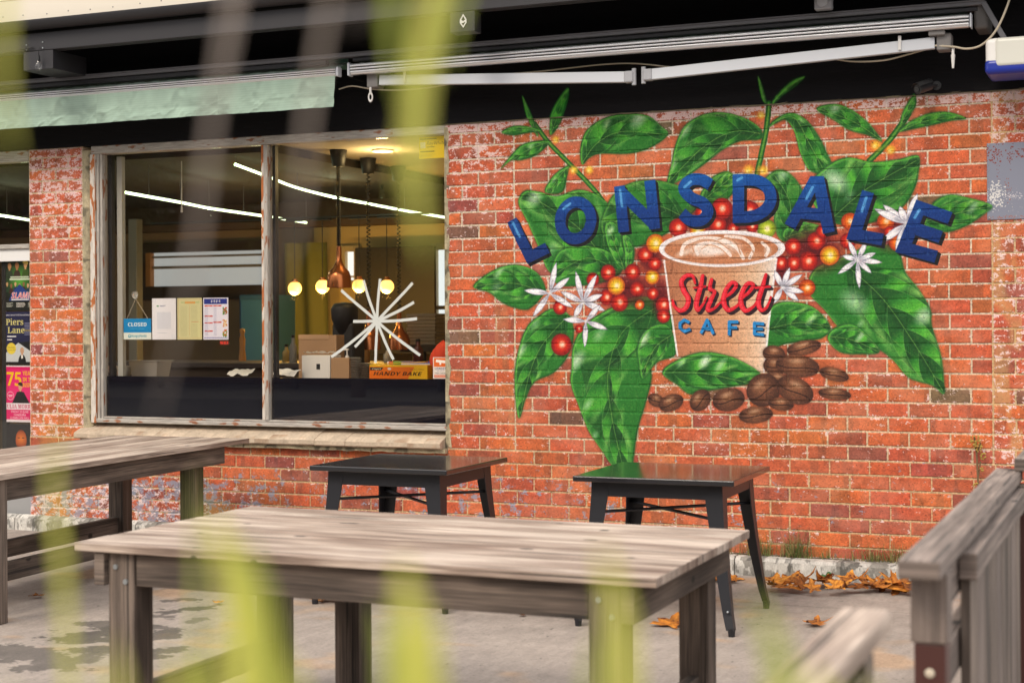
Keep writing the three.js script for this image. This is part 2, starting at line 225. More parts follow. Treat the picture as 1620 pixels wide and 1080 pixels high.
    const pf = (px, py, rx, ry, r, col, al) => { const [x, y] = P([px, py]); puff(x, y, rx * k, ry * k, r, col, al); };
    pf(1090, 380, 40, 8, -.1, '226,180,146', .8); pf(1180, 404, 40, 8, 0, '222,176,140', .8); pf(1200, 390, 26, 10, .2, '176,112,70', .8); pf(1116, 393, 40, 15, 0, '248,238,230', 1); pf(1148, 384, 34, 9, .2, '246,232,222', .95); pf(1135, 398, 46, 9, -.08, '248,240,234', .95); pf(1082, 400, 18, 7, -.3, '240,222,206', .9); pf(1215, 396, 8, 9, 0, '240,226,214', .8);
    for (const [pts, w] of [[[[1078, 402], [1084, 386], [1110, 377], [1142, 379], [1166, 392], [1176, 408]], 6], [[[1104, 402], [1102, 390], [1120, 384], [1142, 390], [1156, 404]], 5], [[[1148, 374], [1176, 377], [1192, 392], [1186, 408]], 5], [[[1206, 384], [1216, 394], [1212, 404]], 5]]) { smooth(pts, false); ctx.lineCap = 'round'; ctx.lineWidth = w * k; ctx.strokeStyle = 'rgba(250,240,232,.85)'; ctx.stroke(); }
    for (const [pts, w] of [[[[1098, 398], [1096, 386], [1112, 379], [1134, 381], [1150, 392], [1168, 403]], 1.6], [[[1110, 394], [1122, 387], [1138, 392], [1150, 402]], 1.4], [[[1136, 379], [1152, 376], [1166, 386], [1172, 402]], 2], [[[1178, 386], [1190, 396], [1196, 406]], 2]]) { smooth(pts, false); ctx.lineWidth = w * k; ctx.strokeStyle = 'rgba(196,140,104,.85)'; ctx.stroke(); }
    ctx.restore();
  }
  // flowers
  flower([870, 464], [[880, 415], [829, 459], [901, 439], [843, 501], [906, 486]], 10);
  flower([922, 478], [[911, 429], [944, 434], [887, 461], [957, 491], [953, 466], [908, 502]], 10);
  flower([927, 508], [[891, 505], [961, 521], [925, 549], [950, 482]], 9);
  flower([1238, 455], [[1226, 428], [1250, 423], [1270, 434], [1264, 476], [1272, 462], [1224, 480]], 9);
  flower([1434, 354], [[1398, 324], [1452, 306], [1424, 326], [1384, 330], [1396, 382], [1418, 398], [1448, 372]], 11);
  flower([1357, 411], [[1343, 381], [1372, 381], [1396, 415], [1326, 433], [1360, 456], [1379, 432], [1333, 404], [1386, 400]], 8);
  // leaf and beans under the cup
  leaf([[1048, 589], [1070, 570], [1110, 557], [1150, 562], [1186, 578], [1204, 593], [1194, 605], [1150, 613], [1108, 620], [1090, 623], [1072, 609]], [[1050, 589], [1110, 590], [1160, 600], [1186, 606]], 7, 40, { wh: '240,252,236', glow: [[1115, 572, 14, .9], [1140, 578, 16, .5, .4], [1078, 572, 12, .5]] });
  for (const b of [[1038, 633, 14, 10, .4], [1062, 637, 21, 13, -.35], [1225, 560, 18, 13, .2], [1226, 579, 18, 14, .2], [1272, 550, 27, 11, -.2], [1262, 579, 34, 17, .12], [1108, 633, 19, 15, -.8], [1153, 632, 26, 18, -.2], [1232, 600, 22, 10, .2], [1208, 617, 27, 25, -.5], [1258, 617, 30, 20, .45], [1236, 639, 20, 10, .1], [1196, 656, 27, 13, -.12], [1320, 592, 23, 10, .25], [1321, 623, 25, 9, .1]]) bean(...b);
  // LONSDALE
  const strokes = [
    [[809.5, 348], [838, 406], [866, 392]], 'O',
    [[987, 367], [980, 294]], [[979, 300], [1036, 356]], [[1036, 362], [1028, 285]], 'S', 'D',
    [[1250, 358], [1288, 288], [1296, 288], [1312, 368]], [[1265, 336], [1304, 340]],
    [[1374, 303], [1352, 371], [1397, 379]],
    [[1504, 345], [1456, 328], [1430, 392], [1482, 406]], [[1444, 360], [1489, 375]]];
  const draw = (ox, oy, w, style) => {
    ctx.save(); ctx.translate(ox * k, oy * k); ctx.lineWidth = w * k; ctx.strokeStyle = style; ctx.lineCap = 'butt'; ctx.lineJoin = 'miter'; ctx.miterLimit = 1.9;
    for (const st of strokes) {
      if (st === 'O') { const [x, y] = P([910.5, 348.5]); ctx.beginPath(); ctx.ellipse(x, y, 27 * k, 30 * k, .15, 0, 7); ctx.stroke(); }
      else if (st === 'S') { const q = [[1124, 292], [1110, 284], [1092, 285], [1082, 298], [1094, 313], [1112, 321], [1120, 335], [1110, 348], [1092, 348], [1079, 337]]; smooth(q, false); ctx.stroke(); }
      else if (st === 'D') { const [x, y] = P([1168.5, 284.5]), [x2, y2] = P([1168.5, 343.5]); ctx.beginPath(); ctx.moveTo(x, y); ctx.lineTo(x2, y2); ctx.lineTo(x2 + 14 * k, y2); ctx.bezierCurveTo(x2 + 64 * k, y2 - 2 * k, x + 64 * k, y + 2 * k, x + 14 * k, y); ctx.closePath(); ctx.stroke(); }
      else { ctx.beginPath(); st.forEach((p, i) => (i ? ctx.lineTo(...P(p)) : ctx.moveTo(...P(p)))); ctx.stroke(); }
    }
    ctx.restore();
  };
  draw(4.5, 4.5, 18.5, 'rgb(14,16,22)'); draw(2.5, 2.5, 18.5, 'rgb(14,16,22)');
  { const a = P([800, 280]), b = P([1500, 420]), g = ctx.createLinearGradient(0, P([1150, 275])[1], 0, P([1150, 410])[1]); g.addColorStop(0, 'rgb(2,82,166)'); g.addColorStop(.4, 'rgb(0,54,132)'); g.addColorStop(1, 'rgb(0,40,108)'); draw(0, 0, 18.5, g); }
  ctx.save(); ctx.shadowColor = 'rgba(110,190,250,.9)'; ctx.shadowBlur = 9 * k;
  for (const h of [[[811, 352], [822, 374]], [[891, 330], [902, 322]], [[981, 300], [984, 326]], [[1083, 296], [1093, 287]], [[1167, 285], [1174, 281]], [[1286, 296], [1276, 314]], [[1371, 312], [1364, 334]], [[1455, 332], [1448, 344]]]) { smooth(h, false); ctx.lineWidth = 4 * k; ctx.lineCap = 'round'; ctx.strokeStyle = 'rgba(96,176,236,.75)'; ctx.stroke(); }
  ctx.restore();
  // Street, in a brush script, and CAFE
  const script = [
    [[[1100, 448, 3], [1096, 437, 5], [1086, 436, 6], [1078, 446, 7], [1082, 460, 7.5], [1089, 472, 7.5], [1086, 486, 7], [1076, 491, 6], [1067, 484, 4.5], [1064, 475, 3.5]]],
    [[[1112, 436, 5], [1108, 456, 7], [1102, 478, 7.5], [1104, 490, 6], [1112, 482, 3.5], [1118, 470, 3]], [[1098, 455, 3], [1116, 453, 3.5]]],
    [[[1126, 442, 5], [1123, 456, 6], [1127, 459, 4.5], [1131, 462, 5], [1124, 476, 7], [1120, 490, 6], [1130, 488, 4], [1140, 478, 3]]],
    [[[1142, 473, 3.5], [1158, 462, 5], [1165, 450, 5.5], [1158, 447, 5.5], [1149, 458, 6.5], [1145, 476, 7.5], [1152, 490, 6.5], [1166, 484, 4], [1172, 474, 3]]],
    [[[1170, 474, 3.5], [1184, 463, 5], [1192, 451, 5.5], [1184, 448, 5.5], [1176, 459, 6.5], [1172, 477, 7.5], [1179, 491, 6.5], [1192, 485, 4], [1199, 474, 3]]],
    [[[1212, 434, 4], [1207, 453, 6.5], [1200, 476, 7.5], [1204, 490, 6], [1213, 486, 4], [1220, 470, 3]], [[1196, 455, 3.5], [1218, 453, 3.5]]]];
  const brush = (ox, oy, ex, style) => { for (const l of script) for (const st of l) { const q = st.map((p) => [...P(p), p[2]]); for (let i = 0; i < q.length - 1; i++) { const a = q[Math.max(i - 1, 0)], b = q[i], c = q[i + 1], d = q[Math.min(i + 2, q.length - 1)]; for (let u = 0; u <= 12; u++) { const t = u / 12, t2 = t * t, t3 = t2 * t, cr = (j) => .5 * (2 * b[j] + (c[j] - a[j]) * t + (2 * a[j] - 5 * b[j] + 4 * c[j] - d[j]) * t2 + (3 * b[j] - a[j] - 3 * c[j] + d[j]) * t3); ctx.beginPath(); ctx.arc(cr(0) + ox * k, cr(1) + oy * k, (cr(2) * .56 + ex) * k, 0, 7); ctx.fillStyle = style; ctx.fill(); } } } };
  brush(4, 4, .3, 'rgb(40,22,30)'); brush(2, 2, .3, 'rgb(40,22,30)'); brush(0, 0, 0, 'rgb(214,22,40)'); brush(-.8, -.8, -1.8, 'rgba(240,56,74,.5)');
  const cafe = [[[[1089, 509], [1083, 506], [1076, 511], [1076, 519], [1083, 524], [1090, 521]]], [[[1110, 525], [1119, 506], [1128, 526]], [[1114, 519], [1125, 520]]], [[[1154, 528], [1154, 509], [1166, 509]], [[1154, 518], [1164, 518]]], [[[1207, 512], [1194, 511], [1194, 528], [1207, 529]], [[1194, 520], [1205, 520]]]];
  for (const [o, w, c] of [[2.2, 5.2, 'rgb(20,36,60)'], [0, 5, 'rgb(28,134,204)']]) for (const l of cafe) for (const st of l) { ctx.beginPath(); st.forEach((p, i) => { const q = P(p); i ? ctx.lineTo(q[0] + o * k, q[1] + o * k) : ctx.moveTo(q[0] + o * k, q[1] + o * k); }); ctx.lineWidth = w * k; ctx.lineCap = 'square'; ctx.lineJoin = 'round'; ctx.strokeStyle = c; ctx.stroke(); }
}

// ------------------------------------------------------------------ brickwork
const COURSE = .086, JOINT = .0125, TOP = 2.756, PITCH = .2364;
const rowTop = (k) => TOP - COURSE * k;
function brickTone(r) {
  const t = rnd();
  if (r && t < r * .5) return [116 + rr(-8, 8), 86 + rr(-8, 8), 64 + rr(-6, 6)];
  if (t < .14) return [170 + rr(-5, 5), 82 + rr(-4, 4), 58 + rr(-4, 4)];
  if (t < .7) return [188 + rr(-5, 5), 92 + rr(-4, 4), 58 + rr(-4, 4)];
  if (t < .95) return [198 + rr(-5, 6), 102 + rr(-5, 5), 58 + rr(-5, 5)];
  return [150 + rr(-5, 5), 78 + rr(-4, 4), 64 + rr(-4, 4)];
}
const bumpTile = pixelTex(512, 512, (x, y) => { const w = (a, n) => { const u = x / 512, v = y / 512, s = (p, q) => fbm(p * a + n, q * a, 3); const bx = sstep(.85, 1, u), by = sstep(.85, 1, v); return lerp(lerp(s(u, v), s(u - 1, v), bx), lerp(s(u, v - 1), s(u - 1, v - 1), bx), by); }; const v = 120 + 90 * (w(26, 3) - .5) + 120 * (w(90, 9) - .5) - 150 * Math.max(0, w(60, 33) - .68); return [v, v, v]; }, false);
// white(x, y): how much old white paint is left, blue(x, y): blue-grey paint, tan(x, y): sandy mortar
function wallTexture(x0, x1, y0, y1, W, H, bricks, o) {
  const [c, ctx] = canvasOf(W, H), sx = W / (x1 - x0), sy = H / (y1 - y0);
  ctx.fillStyle = 'rgb(120,120,120)'; ctx.fillRect(0, 0, W, H);
  const id = new Int32Array(W * H).fill(-1);
  bricks.forEach((b, i) => { const a = Math.max(0, Math.floor((b.x0 - x0) * sx)), e = Math.min(W, Math.ceil((b.x1 - x0) * sx)), t = Math.max(0, Math.floor((y1 - b.y1) * sy)), u = Math.min(H, Math.ceil((y1 - b.y0) * sy)); for (let y = t; y < u; y++) id.fill(i, y * W + a, y * W + e); });
  const [mc, mctx] = canvasOf(W, H); if (o.mural) { mctx.save(); mctx.scale(1, sy / sx); paintMural(mctx, x0, y1, sx); mctx.restore(); }
  const m = o.mural ? mctx.getImageData(0, 0, W, H).data : null, img = ctx.getImageData(0, 0, W, H), d = img.data;
  for (let y = 0; y < H; y++) for (let x = 0; x < W; x++) {
    const X = x0 + (x + .5) / sx, Y = y1 - (y + .5) / sy, p = y * W + x, i = id[p], big = fbm(X * 5 + 40, Y * 5 + 9, 2), fine = vnoise(X * 420, Y * 420), grit = fbm(X * 130 + 7, Y * 130, 2);
    let r, g, b;
    if (i >= 0) { const t = bricks[i].tone, s = .74 + .3 * grit + .16 * fine + .22 * (fbm(X * 24 + i * 3.1, Y * 30, 2) - .5); r = t[0] * s; g = t[1] * s * (.94 + .12 * big); b = t[2] * s;
      const band = sstep(.66, .72, vnoise(X * 16 + i * 7.7, 3.3)) * .12; r *= 1 - band; g *= 1 - band * .6; b *= 1 - band * .2;
    } else { const tn = o.tan ? o.tan(X, Y) : .4, s = .68 + .5 * grit + .1 * fine; r = lerp(206, 186, tn) * s; g = lerp(196, 150, tn) * s; b = lerp(180, 104, tn) * s; }
    let ed = 1; if (i >= 0) { const q = bricks[i]; ed = Math.min(X - q.x0, q.x1 - X, Y - q.y0, q.y1 - Y); }
    const wl = o.white(X, Y) + .1 * sstep(.014, .002, ed), n1 = fbm(X * 34 + 3, Y * 52 + 11, 3), n2 = fbm(X * 150, Y * 190 + 60, 2);
    let wh = sstep(1 - wl - .03, 1 - wl + .03, n1 * .62 + n2 * .44) * (i >= 0 ? .88 : .7);
    if (i >= 0) { const w2 = .26 * sstep(.42, .75, fbm(X * 6 + 80, Y * 9 + 4, 3)); r = lerp(r, 206, w2); g = lerp(g, 146, w2); b = lerp(b, 126, w2); }
    if (o.stain) { const st = o.stain(X, Y); if (st > 0) { r = lerp(r, 196, st * (.5 + .5 * n1)); g = lerp(g, 158, st * (.5 + .5 * n1)); b = lerp(b, 104, st * (.5 + .5 * n1)); } }
    if (o.blue) { const bl = o.blue(X, Y), q = sstep(1 - bl - .04, 1 - bl + .04, fbm(X * 22 + 31, Y * 26 + 2, 3) * .7 + n2 * .32); r = lerp(r, 138, q * .8); g = lerp(g, 148, q * .8); b = lerp(b, 172, q * .8); }
    const al = m ? m[p * 4 + 3] / 255 * (.985 - .1 * sstep(.55, .8, grit)) : 0;
    wh *= 1 - al * .97;
    if (al > 0) { const q = .82 + .24 * grit + .1 * (fine - .5); r = lerp(r, m[p * 4] * q, al); g = lerp(g, m[p * 4 + 1] * q, al); b = lerp(b, m[p * 4 + 2] * q, al); }
    const pk = o.pink || 0; r = lerp(r, 226, wh); g = lerp(g, 214 - 34 * pk, wh); b = lerp(b, 204 - 10 * pk, wh);
    const pit = sstep(.80, .86, fbm(X * 210 + 90, Y * 210, 2)) * .6; r *= 1 - pit; g *= 1 - pit; b *= 1 - pit;
    d[p * 4] = r; d[p * 4 + 1] = g; d[p * 4 + 2] = b; d[p * 4 + 3] = 255;
  }
  ctx.putImageData(img, 0, 0);
  const map = canvasTex(c), bump = bumpTile.clone(); bump.repeat.set((x1 - x0) / .55, (y1 - y0) / .55); bump.needsUpdate = true;
  return { mat: std({ map, roughness: .92, bumpMap: bump, bumpScale: .0022 }), rect: [x0, y0, x1 - x0, y1 - y0] };
}
function planarUV(g, rect) { const p = g.attributes.position, uv = new Float32Array(p.count * 2); for (let i = 0; i < p.count; i++) { uv[i * 2] = (p.getX(i) - rect[0]) / rect[2]; uv[i * 2 + 1] = (p.getY(i) - rect[1]) / rect[3]; } g.setAttribute('uv', new THREE.BufferAttribute(uv, 2)); return g; }
function brickGeo(b, rect) {
  const j = () => rr(-.0013, .0013), z = b.z ?? rr(-.0016, .0016), e = .0035, q = [[b.x0, b.y0], [b.x1, b.y0], [b.x1, b.y1], [b.x0, b.y1]].map(([x, y]) => [x + j(), y + j() * .6]);
  const ins = [[1, 1], [-1, 1], [-1, -1], [1, -1]], A = q.map((p) => [p[0], p[1], -.03]), B = q.map((p) => [p[0], p[1], z - e]), C = q.map((p, i) => [p[0] + ins[i][0] * e, p[1] + ins[i][1] * e, z]), v = [];
  const quad = (a, b2, c, d) => v.push(...a, ...b2, ...c, ...a, ...c, ...d);
  quad(C[0], C[1], C[2], C[3]);
  for (let i = 0; i < 4; i++) { const k = (i + 1) % 4; quad(B[i], B[k], C[k], C[i]); quad(A[i], A[k], B[k], B[i]); }
  const g = new THREE.BufferGeometry(); g.setAttribute('position', new THREE.Float32BufferAttribute(v, 3)); g.computeVertexNormals(); return planarUV(g, rect);
}
function courses(k0, k1, xa, xb, offset) {                             // offset(k): x of one perpend joint in that course
  const out = [];
  for (let k = k0; k < k1; k++) {
    const y1 = (k < 0 ? 2.822 : rowTop(k)) - JOINT / 2, y0 = rowTop(k + 1) + JOINT / 2, js = [xa];
    let x = offset(k); while (x - PITCH > xa + .03) x -= PITCH; while (x < xa + .03) x += PITCH; for (; x < xb - .03; x += PITCH) js.push(x + rr(-.004, .004)); js.push(xb);
    for (let i = 0; i < js.length - 1; i++) out.push({ k, x0: js[i] + JOINT / 2, x1: js[i + 1] - JOINT / 2, y0, y1, tone: brickTone(.03) });
  }
  return out;
}
function brickThing(name, label, xa, xb, ya, yb, bricks, tex, loose = () => false, backZ = -.25) {
  const g = thing(name, label, 'wall', [(xa + xb) / 2, ya, 0]);
  part(g, 'mortar', planarUV(box(xa, xb, ya, yb, backZ, -.0045), tex.rect), tex.mat);
  const rest = [];
  for (const b of bricks) { const geo = brickGeo(b, tex.rect); if (loose(b)) rest.push(geo); else part(g, 'brick', geo, tex.mat); }
  if (rest.length) { const m = part(g, 'brick_courses', merge(rest), tex.mat); m.userData.kind = 'stuff'; }
  return g;
}
const ML = .02, MR = 2.975, PL = -.468, PR2 = 3.75, LP0 = -3.895, LP1 = -3.405, BASE = rowTop(24);
{ // mural wall and the two piers beside it
  const mural = courses(-1, 24, ML, MR, (k) => (((k % 2) + 2) % 2 ? MR - PITCH / 2 : MR));
  const pier = courses(-1, 24, PL, ML, (k) => (((k % 2) + 2) % 2 ? PL + .238 : PL + .118));
  const pierR = courses(-1, 24, MR, PR2, (k) => (((k % 2) + 2) % 2 ? MR + .125 : MR + .243));
  const white = (x, y) => { let w = .2 + .2 * (fbm(x * 1.4, y * 1.4) - .5); w += .13 * sstep(2.5, 2.8, y); if (x < ML) w = .24 + .13 * sstep(2.0, 2.7, y) + .1 * (fbm(x * 5, y * 5) - .5); if (x > MR) w = .34 + .06 * sstep(2.2, 2.7, y); if (y > 2.765) w = .5; return w; };
  const tex = wallTexture(-.5, 3.8, .6, 2.86, 2048, 1076, [...mural, ...pier, ...pierR], { mural: true, white, pink: .35, tan: (x, y) => (x > MR - .01 ? .7 : .25 + .25 * sstep(1.6, .8, y)), stain: (x, y) => (x > MR && x < MR + .16 ? .8 * sstep(.42, .6, fbm(x * 9, y * 3.4 + 5, 3)) : x < ML && x > -.12 ? .35 * sstep(.5, .7, fbm(x * 14, y * 2, 2)) * sstep(1.9, 1.5, y) : 0) });
  brickThing('brick_wall', 'red brick wall painted with a mural of coffee leaves, cherries and a takeaway cup', ML, MR, BASE, 2.822, mural, tex, (b) => b.k < 0 || (b.k === 23 && b.x0 < 2.6));
  brickThing('brick_pier', 'flaking red brick pier between the shop window and the mural', PL, ML, BASE, 2.822, pier, tex);
  brickThing('brick_pier', 'flaking red brick pier behind the grey metal panel', MR, PR2, BASE, 2.822, pierR, tex);
  const left = courses(-1, 24, LP0, LP1, (k) => (((k % 2) + 2) % 2 ? LP0 + .245 : LP0 + .125));
  const texL = wallTexture(-4, -3.2, .6, 2.86, 512, 1446, left, { white: (x, y) => .3 + .12 * sstep(2.0, 2.5, y) + .05 * sstep(1.1, .8, y) + .16 * (fbm(x * 4, y * 4) - .5), pink: .45, tan: () => .5 });
  brickThing('brick_pier', 'paint-flecked red brick pier between the poster window and the large shop window', LP0, LP1, BASE, 2.822, left, texL);
  // base wall under everything
  const base = courses(24, 32, -3.9, PR2, (k) => (k % 2 ? .03 : .03 + PITCH / 2));
  const texB = wallTexture(-4.2, 3.8, 0, .72, 2048, 400, base, { mural: true, tan: () => .75, pink: .3, white: (x, y) => .2 + .2 * sstep(-1.4, -3, x) * sstep(.5, .3, y) + .1 * (fbm(x * 2, y * 6) - .5), blue: (x, y) => .22 + .14 * sstep(.62, .4, y) * sstep(2.6, .2, x) + .13 * sstep(-1.6, -3, x) * sstep(.55, .4, y) });
  brickThing('brick_wall', 'low red brick base wall running below the window sill and the mural', -3.9, PR2, 0, BASE, base, texB);
}
// ------------------------------------------------------------------ ground, patio, kerb
const concreteTex = (() => {
  const stains = [];
  const G = (px, py) => { const X = px - SV.cx, Y = SV.cy - py, x = (X * SV.c + Y * SV.s) / SV.f, y = (-X * SV.s + Y * SV.c) / SV.f, t = -EYE.y / y; return [EYE.x + (-SV.st + SV.ct * x) * t, EYE.z - (SV.ct + SV.st * x) * t]; };
  for (const [a, b, r, w] of [[[120, 1010], [190, 1000], .16, 1], [[190, 1012], [270, 1003], .1, .9], [[160, 1030], [235, 1036], .14, .9], [[20, 1035], [90, 1045], .2, .8], [[135, 986], [165, 988], .06, .8], [[225, 990], [265, 994], .05, .8], [[262, 968], [330, 960], .07, 1], [[268, 950], [300, 948], .05, .8], [[215, 972], [262, 976], .05, .7], [[300, 985], [318, 978], .04, .6]]) stains.push([...G(...a), ...G(...b), r, w]);
  const X0 = -6, Z0 = -.2, S = 8.4, N = 1600;
  const t = pixelTex(N, N, (i, j) => {
    const x = X0 + (i + .5) / N * S * 1.3, z = Z0 + (j + .5) / N * S;
    const a = fbm(x * 1.1 + 4, z * 1.1, 4), b = fbm(x * 7, z * 9 + 3, 3), c = vnoise(x * 150, z * 150), e = fbm(x * 40 + 9, z * 9, 2);
    let v = 142 + 26 * (a - .5) + 22 * (b - .5) + 20 * (c - .5) + 16 * (e - .5), s = 0;
    for (const [ax, az, bx, bz, r, w] of stains) { const dx = bx - ax, dz = bz - az, u = clamp(((x - ax) * dx + (z - az) * dz) / (dx * dx + dz * dz)), d = Math.hypot(x - ax - dx * u, z - az - dz * u) / r; s = Math.max(s, w * sstep(.62, .5, d * .62 + 1.5 * (fbm(x * 9 + ax * 5, z * 13, 4) - .5) + .35 * (vnoise(x * 60, z * 60) - .5))); }
    if (vnoise(x * 60 + 5, z * 60) > .965) v -= 50;
    const rust = sstep(.62, .8, fbm(x * 2.3 + 31, z * 3.1, 3)) * .1;
    v *= 1 - .42 * s; return [v * (1.06 + rust), v * .985, v * (.925 - rust)];
  }, true, false);
  return { t, X0, Z0, S };
})();
const patioMat = std({ map: concreteTex.t, roughness: .9, bumpMap: (() => { const b = bumpTile.clone(); b.repeat.set(24, 20); b.needsUpdate = true; return b; })(), bumpScale: .002 });
function floorUV(g) { const p = g.attributes.position, uv = new Float32Array(p.count * 2); for (let i = 0; i < p.count; i++) { uv[i * 2] = (p.getX(i) - concreteTex.X0) / (concreteTex.S * 1.3); uv[i * 2 + 1] = (p.getZ(i) - concreteTex.Z0) / concreteTex.S; } g.setAttribute('uv', new THREE.BufferAttribute(uv, 2)); return g; }
struct('ground', box(-150, 150, -.3, -.1, -150, 150), std({ color: rgb(.16, .155, .14), roughness: .95 }), 'wide grey ground around the cafe');
{ const p = struct('patio', floorUV(box(-5.2, 4.9, -.1, -.012, -.19, 8.2)), patioMat, 'concrete patio in front of the cafe');
  // two cast slabs with an open joint between them
  for (const [z0, z1] of [[-.19, .995], [1.003, 8.2]]) { const m = new THREE.Mesh(floorUV(box(-5.2, 4.9, -.011, 0, z0, z1)), patioMat); m.name = 'slab'; m.castShadow = m.receiveShadow = true; p.add(m); } }
struct('road', box(-40, 40, -.099, -.09, 11.5, 19), std({ color: rgb(.06, .06, .062), roughness: .9 }), 'asphalt street across from the cafe');
{ // white painted concrete kerb along the wall, chipped, one casting per 1.1 m
  const paint = pixelTex(512, 256, (i, j) => { const x = i / 170, y = j / 170, n = fbm(x * 7, y * 7, 4), f = vnoise(x * 90, y * 90), w = sstep(.42, .5, fbm(x * 5 + 7, y * 6 + 2, 4)), d = sstep(.6, .7, fbm(x * 12 + 40, y * 12, 3)); const s = .82 + .3 * (n - .5) + .14 * f; const c = [lerp(150, 214, w), lerp(146, 210, w), lerp(138, 202, w)].map((v) => v * s * (1 - .3 * d)); return c; });
  const b = bumpTile.clone(); b.repeat.set(3, 3); b.needsUpdate = true;
  const km = std({ map: paint, roughness: .9, bumpMap: b, bumpScale: .004 });
  const k = thing('kerb', 'white painted chipped concrete kerb along the foot of the brick wall', 'kerb', [0, 0, .1]);
  for (let x = -5.1; x < 3.7; x += 1.1) {
    const n = 22, x1 = Math.min(x + 1.094, 3.75), zf = (X) => .05 + .115 * clamp((X + 4) / 7), v = [], prof = (X, i) => { const j = (a) => .55 * (fbm(X * 9 + a, a * 3.1, 3) - .5), z = zf(X); return [[-.002, 0], [z + .012 * j(1), 0], [z + .014 * j(2), .05 + .02 * j(3)], [z - .006 + .02 * j(4), .088 + .012 * j(5)], [z - .03 + .014 * j(6), .105 + .01 * j(7)], [-.002, .112 + .006 * j(8)]].map(([zz, yy]) => [X, yy, zz]); };
    for (let i = 0; i < n; i++) { const a = prof(lerp(x, x1, i / n)), c = prof(lerp(x, x1, (i + 1) / n)); for (let q = 0; q < 5; q++) v.push(...a[q], ...c[q], ...c[q + 1], ...a[q], ...c[q + 1], ...a[q + 1]); }
    for (const [X, f] of [[x, 1], [x1, -1]]) { const a = prof(X); for (let q = 1; q < 5; q++) f > 0 ? v.push(...a[0], ...a[q], ...a[q + 1]) : v.push(...a[0], ...a[q + 1], ...a[q]); }
    const g = new THREE.BufferGeometry(); g.setAttribute('position', new THREE.Float32BufferAttribute(v, 3)); g.computeVertexNormals();
    part(k, 'kerb_block', metreUV(g, 'x', x * .37), km);
  }
}

// ------------------------------------------------------------------ materials for joinery and metal
const peel = (base, wood, amt, sc = 1) => pixelTex(512, 512, (i, j) => { const x = i / 512 * sc, y = j / 512 * sc, m = sstep(.5 - amt - .03, .5 - amt + .03, fbm(x * 9 + 2, y * 34 + 8, 4)), g = .8 + .3 * vnoise(x * 20, y * 400) + .1 * vnoise(i * .7, j * .7); const c = [0, 1, 2].map((q) => lerp(wood[q], base[q], m) * g); return c; });
const M = {
  frame: std({ map: peel([164, 158, 150], [140, 92, 66], .2), roughness: .75 }),
  frameBare: std({ map: peel([196, 188, 178], [168, 96, 48], .0), roughness: .75 }),
  sill: std({ map: pixelTex(256, 256, (i, j) => { const n = fbm(i / 20, j / 20, 3), f = vnoise(i / 3, j / 3), d = sstep(.66, .85, fbm(i / 34 + 9, j / 34, 3)); return [190, 172, 150].map((v, q) => v * (.8 + .22 * n + .1 * f) * (1 - [.1, .16, .2][q] * d)); }), roughness: .9 }),
  black: std({ color: rgb(.012, .012, .014), roughness: .55 }),
  blackDull: phys({ color: rgb(.010, .0095, .0095), roughness: .95, specularIntensity: .3 }),
  darkGrey: std({ color: rgb(.03, .029, .033), roughness: .5, metalness: .2 }),
  rail: std({ color: rgb(.15, .148, .16), roughness: .45, metalness: .3 }),
  alu: std({ color: rgb(.82, .83, .85), roughness: .32, metalness: .75 }),
  armPaint: std({ color: rgb(.62, .65, .70), roughness: .4 }),
  white: std({ color: rgb(.72, .71, .69), roughness: .5 }),
  cream: std({ color: rgb(.70, .64, .54), roughness: .8 }),
  cement: std({ map: pixelTex(256, 512, (i, j) => { const n = fbm(i / 16, j / 16, 4), f = vnoise(i / 2, j / 2), d = sstep(.5, .62, fbm(i / 22 + 3, j / 60 + 9, 3)); return [168, 156, 128].map((v) => v * (.62 + .5 * n + .16 * f) * (1 - .35 * d)); }), roughness: .95, bumpMap: bumpTile, bumpScale: .008 }),
  string: std({ color: rgb(.5, .44, .34), roughness: .8 }),
  tableBlack: phys({ color: rgb(.013, .013, .016), roughness: .2, clearcoat: .6, clearcoatRoughness: .08 }),
  legBlack: std({ color: rgb(.013, .014, .019), roughness: .42 }),
  bolt: std({ color: rgb(.42, .46, .48), roughness: .4, metalness: .8 }),
};

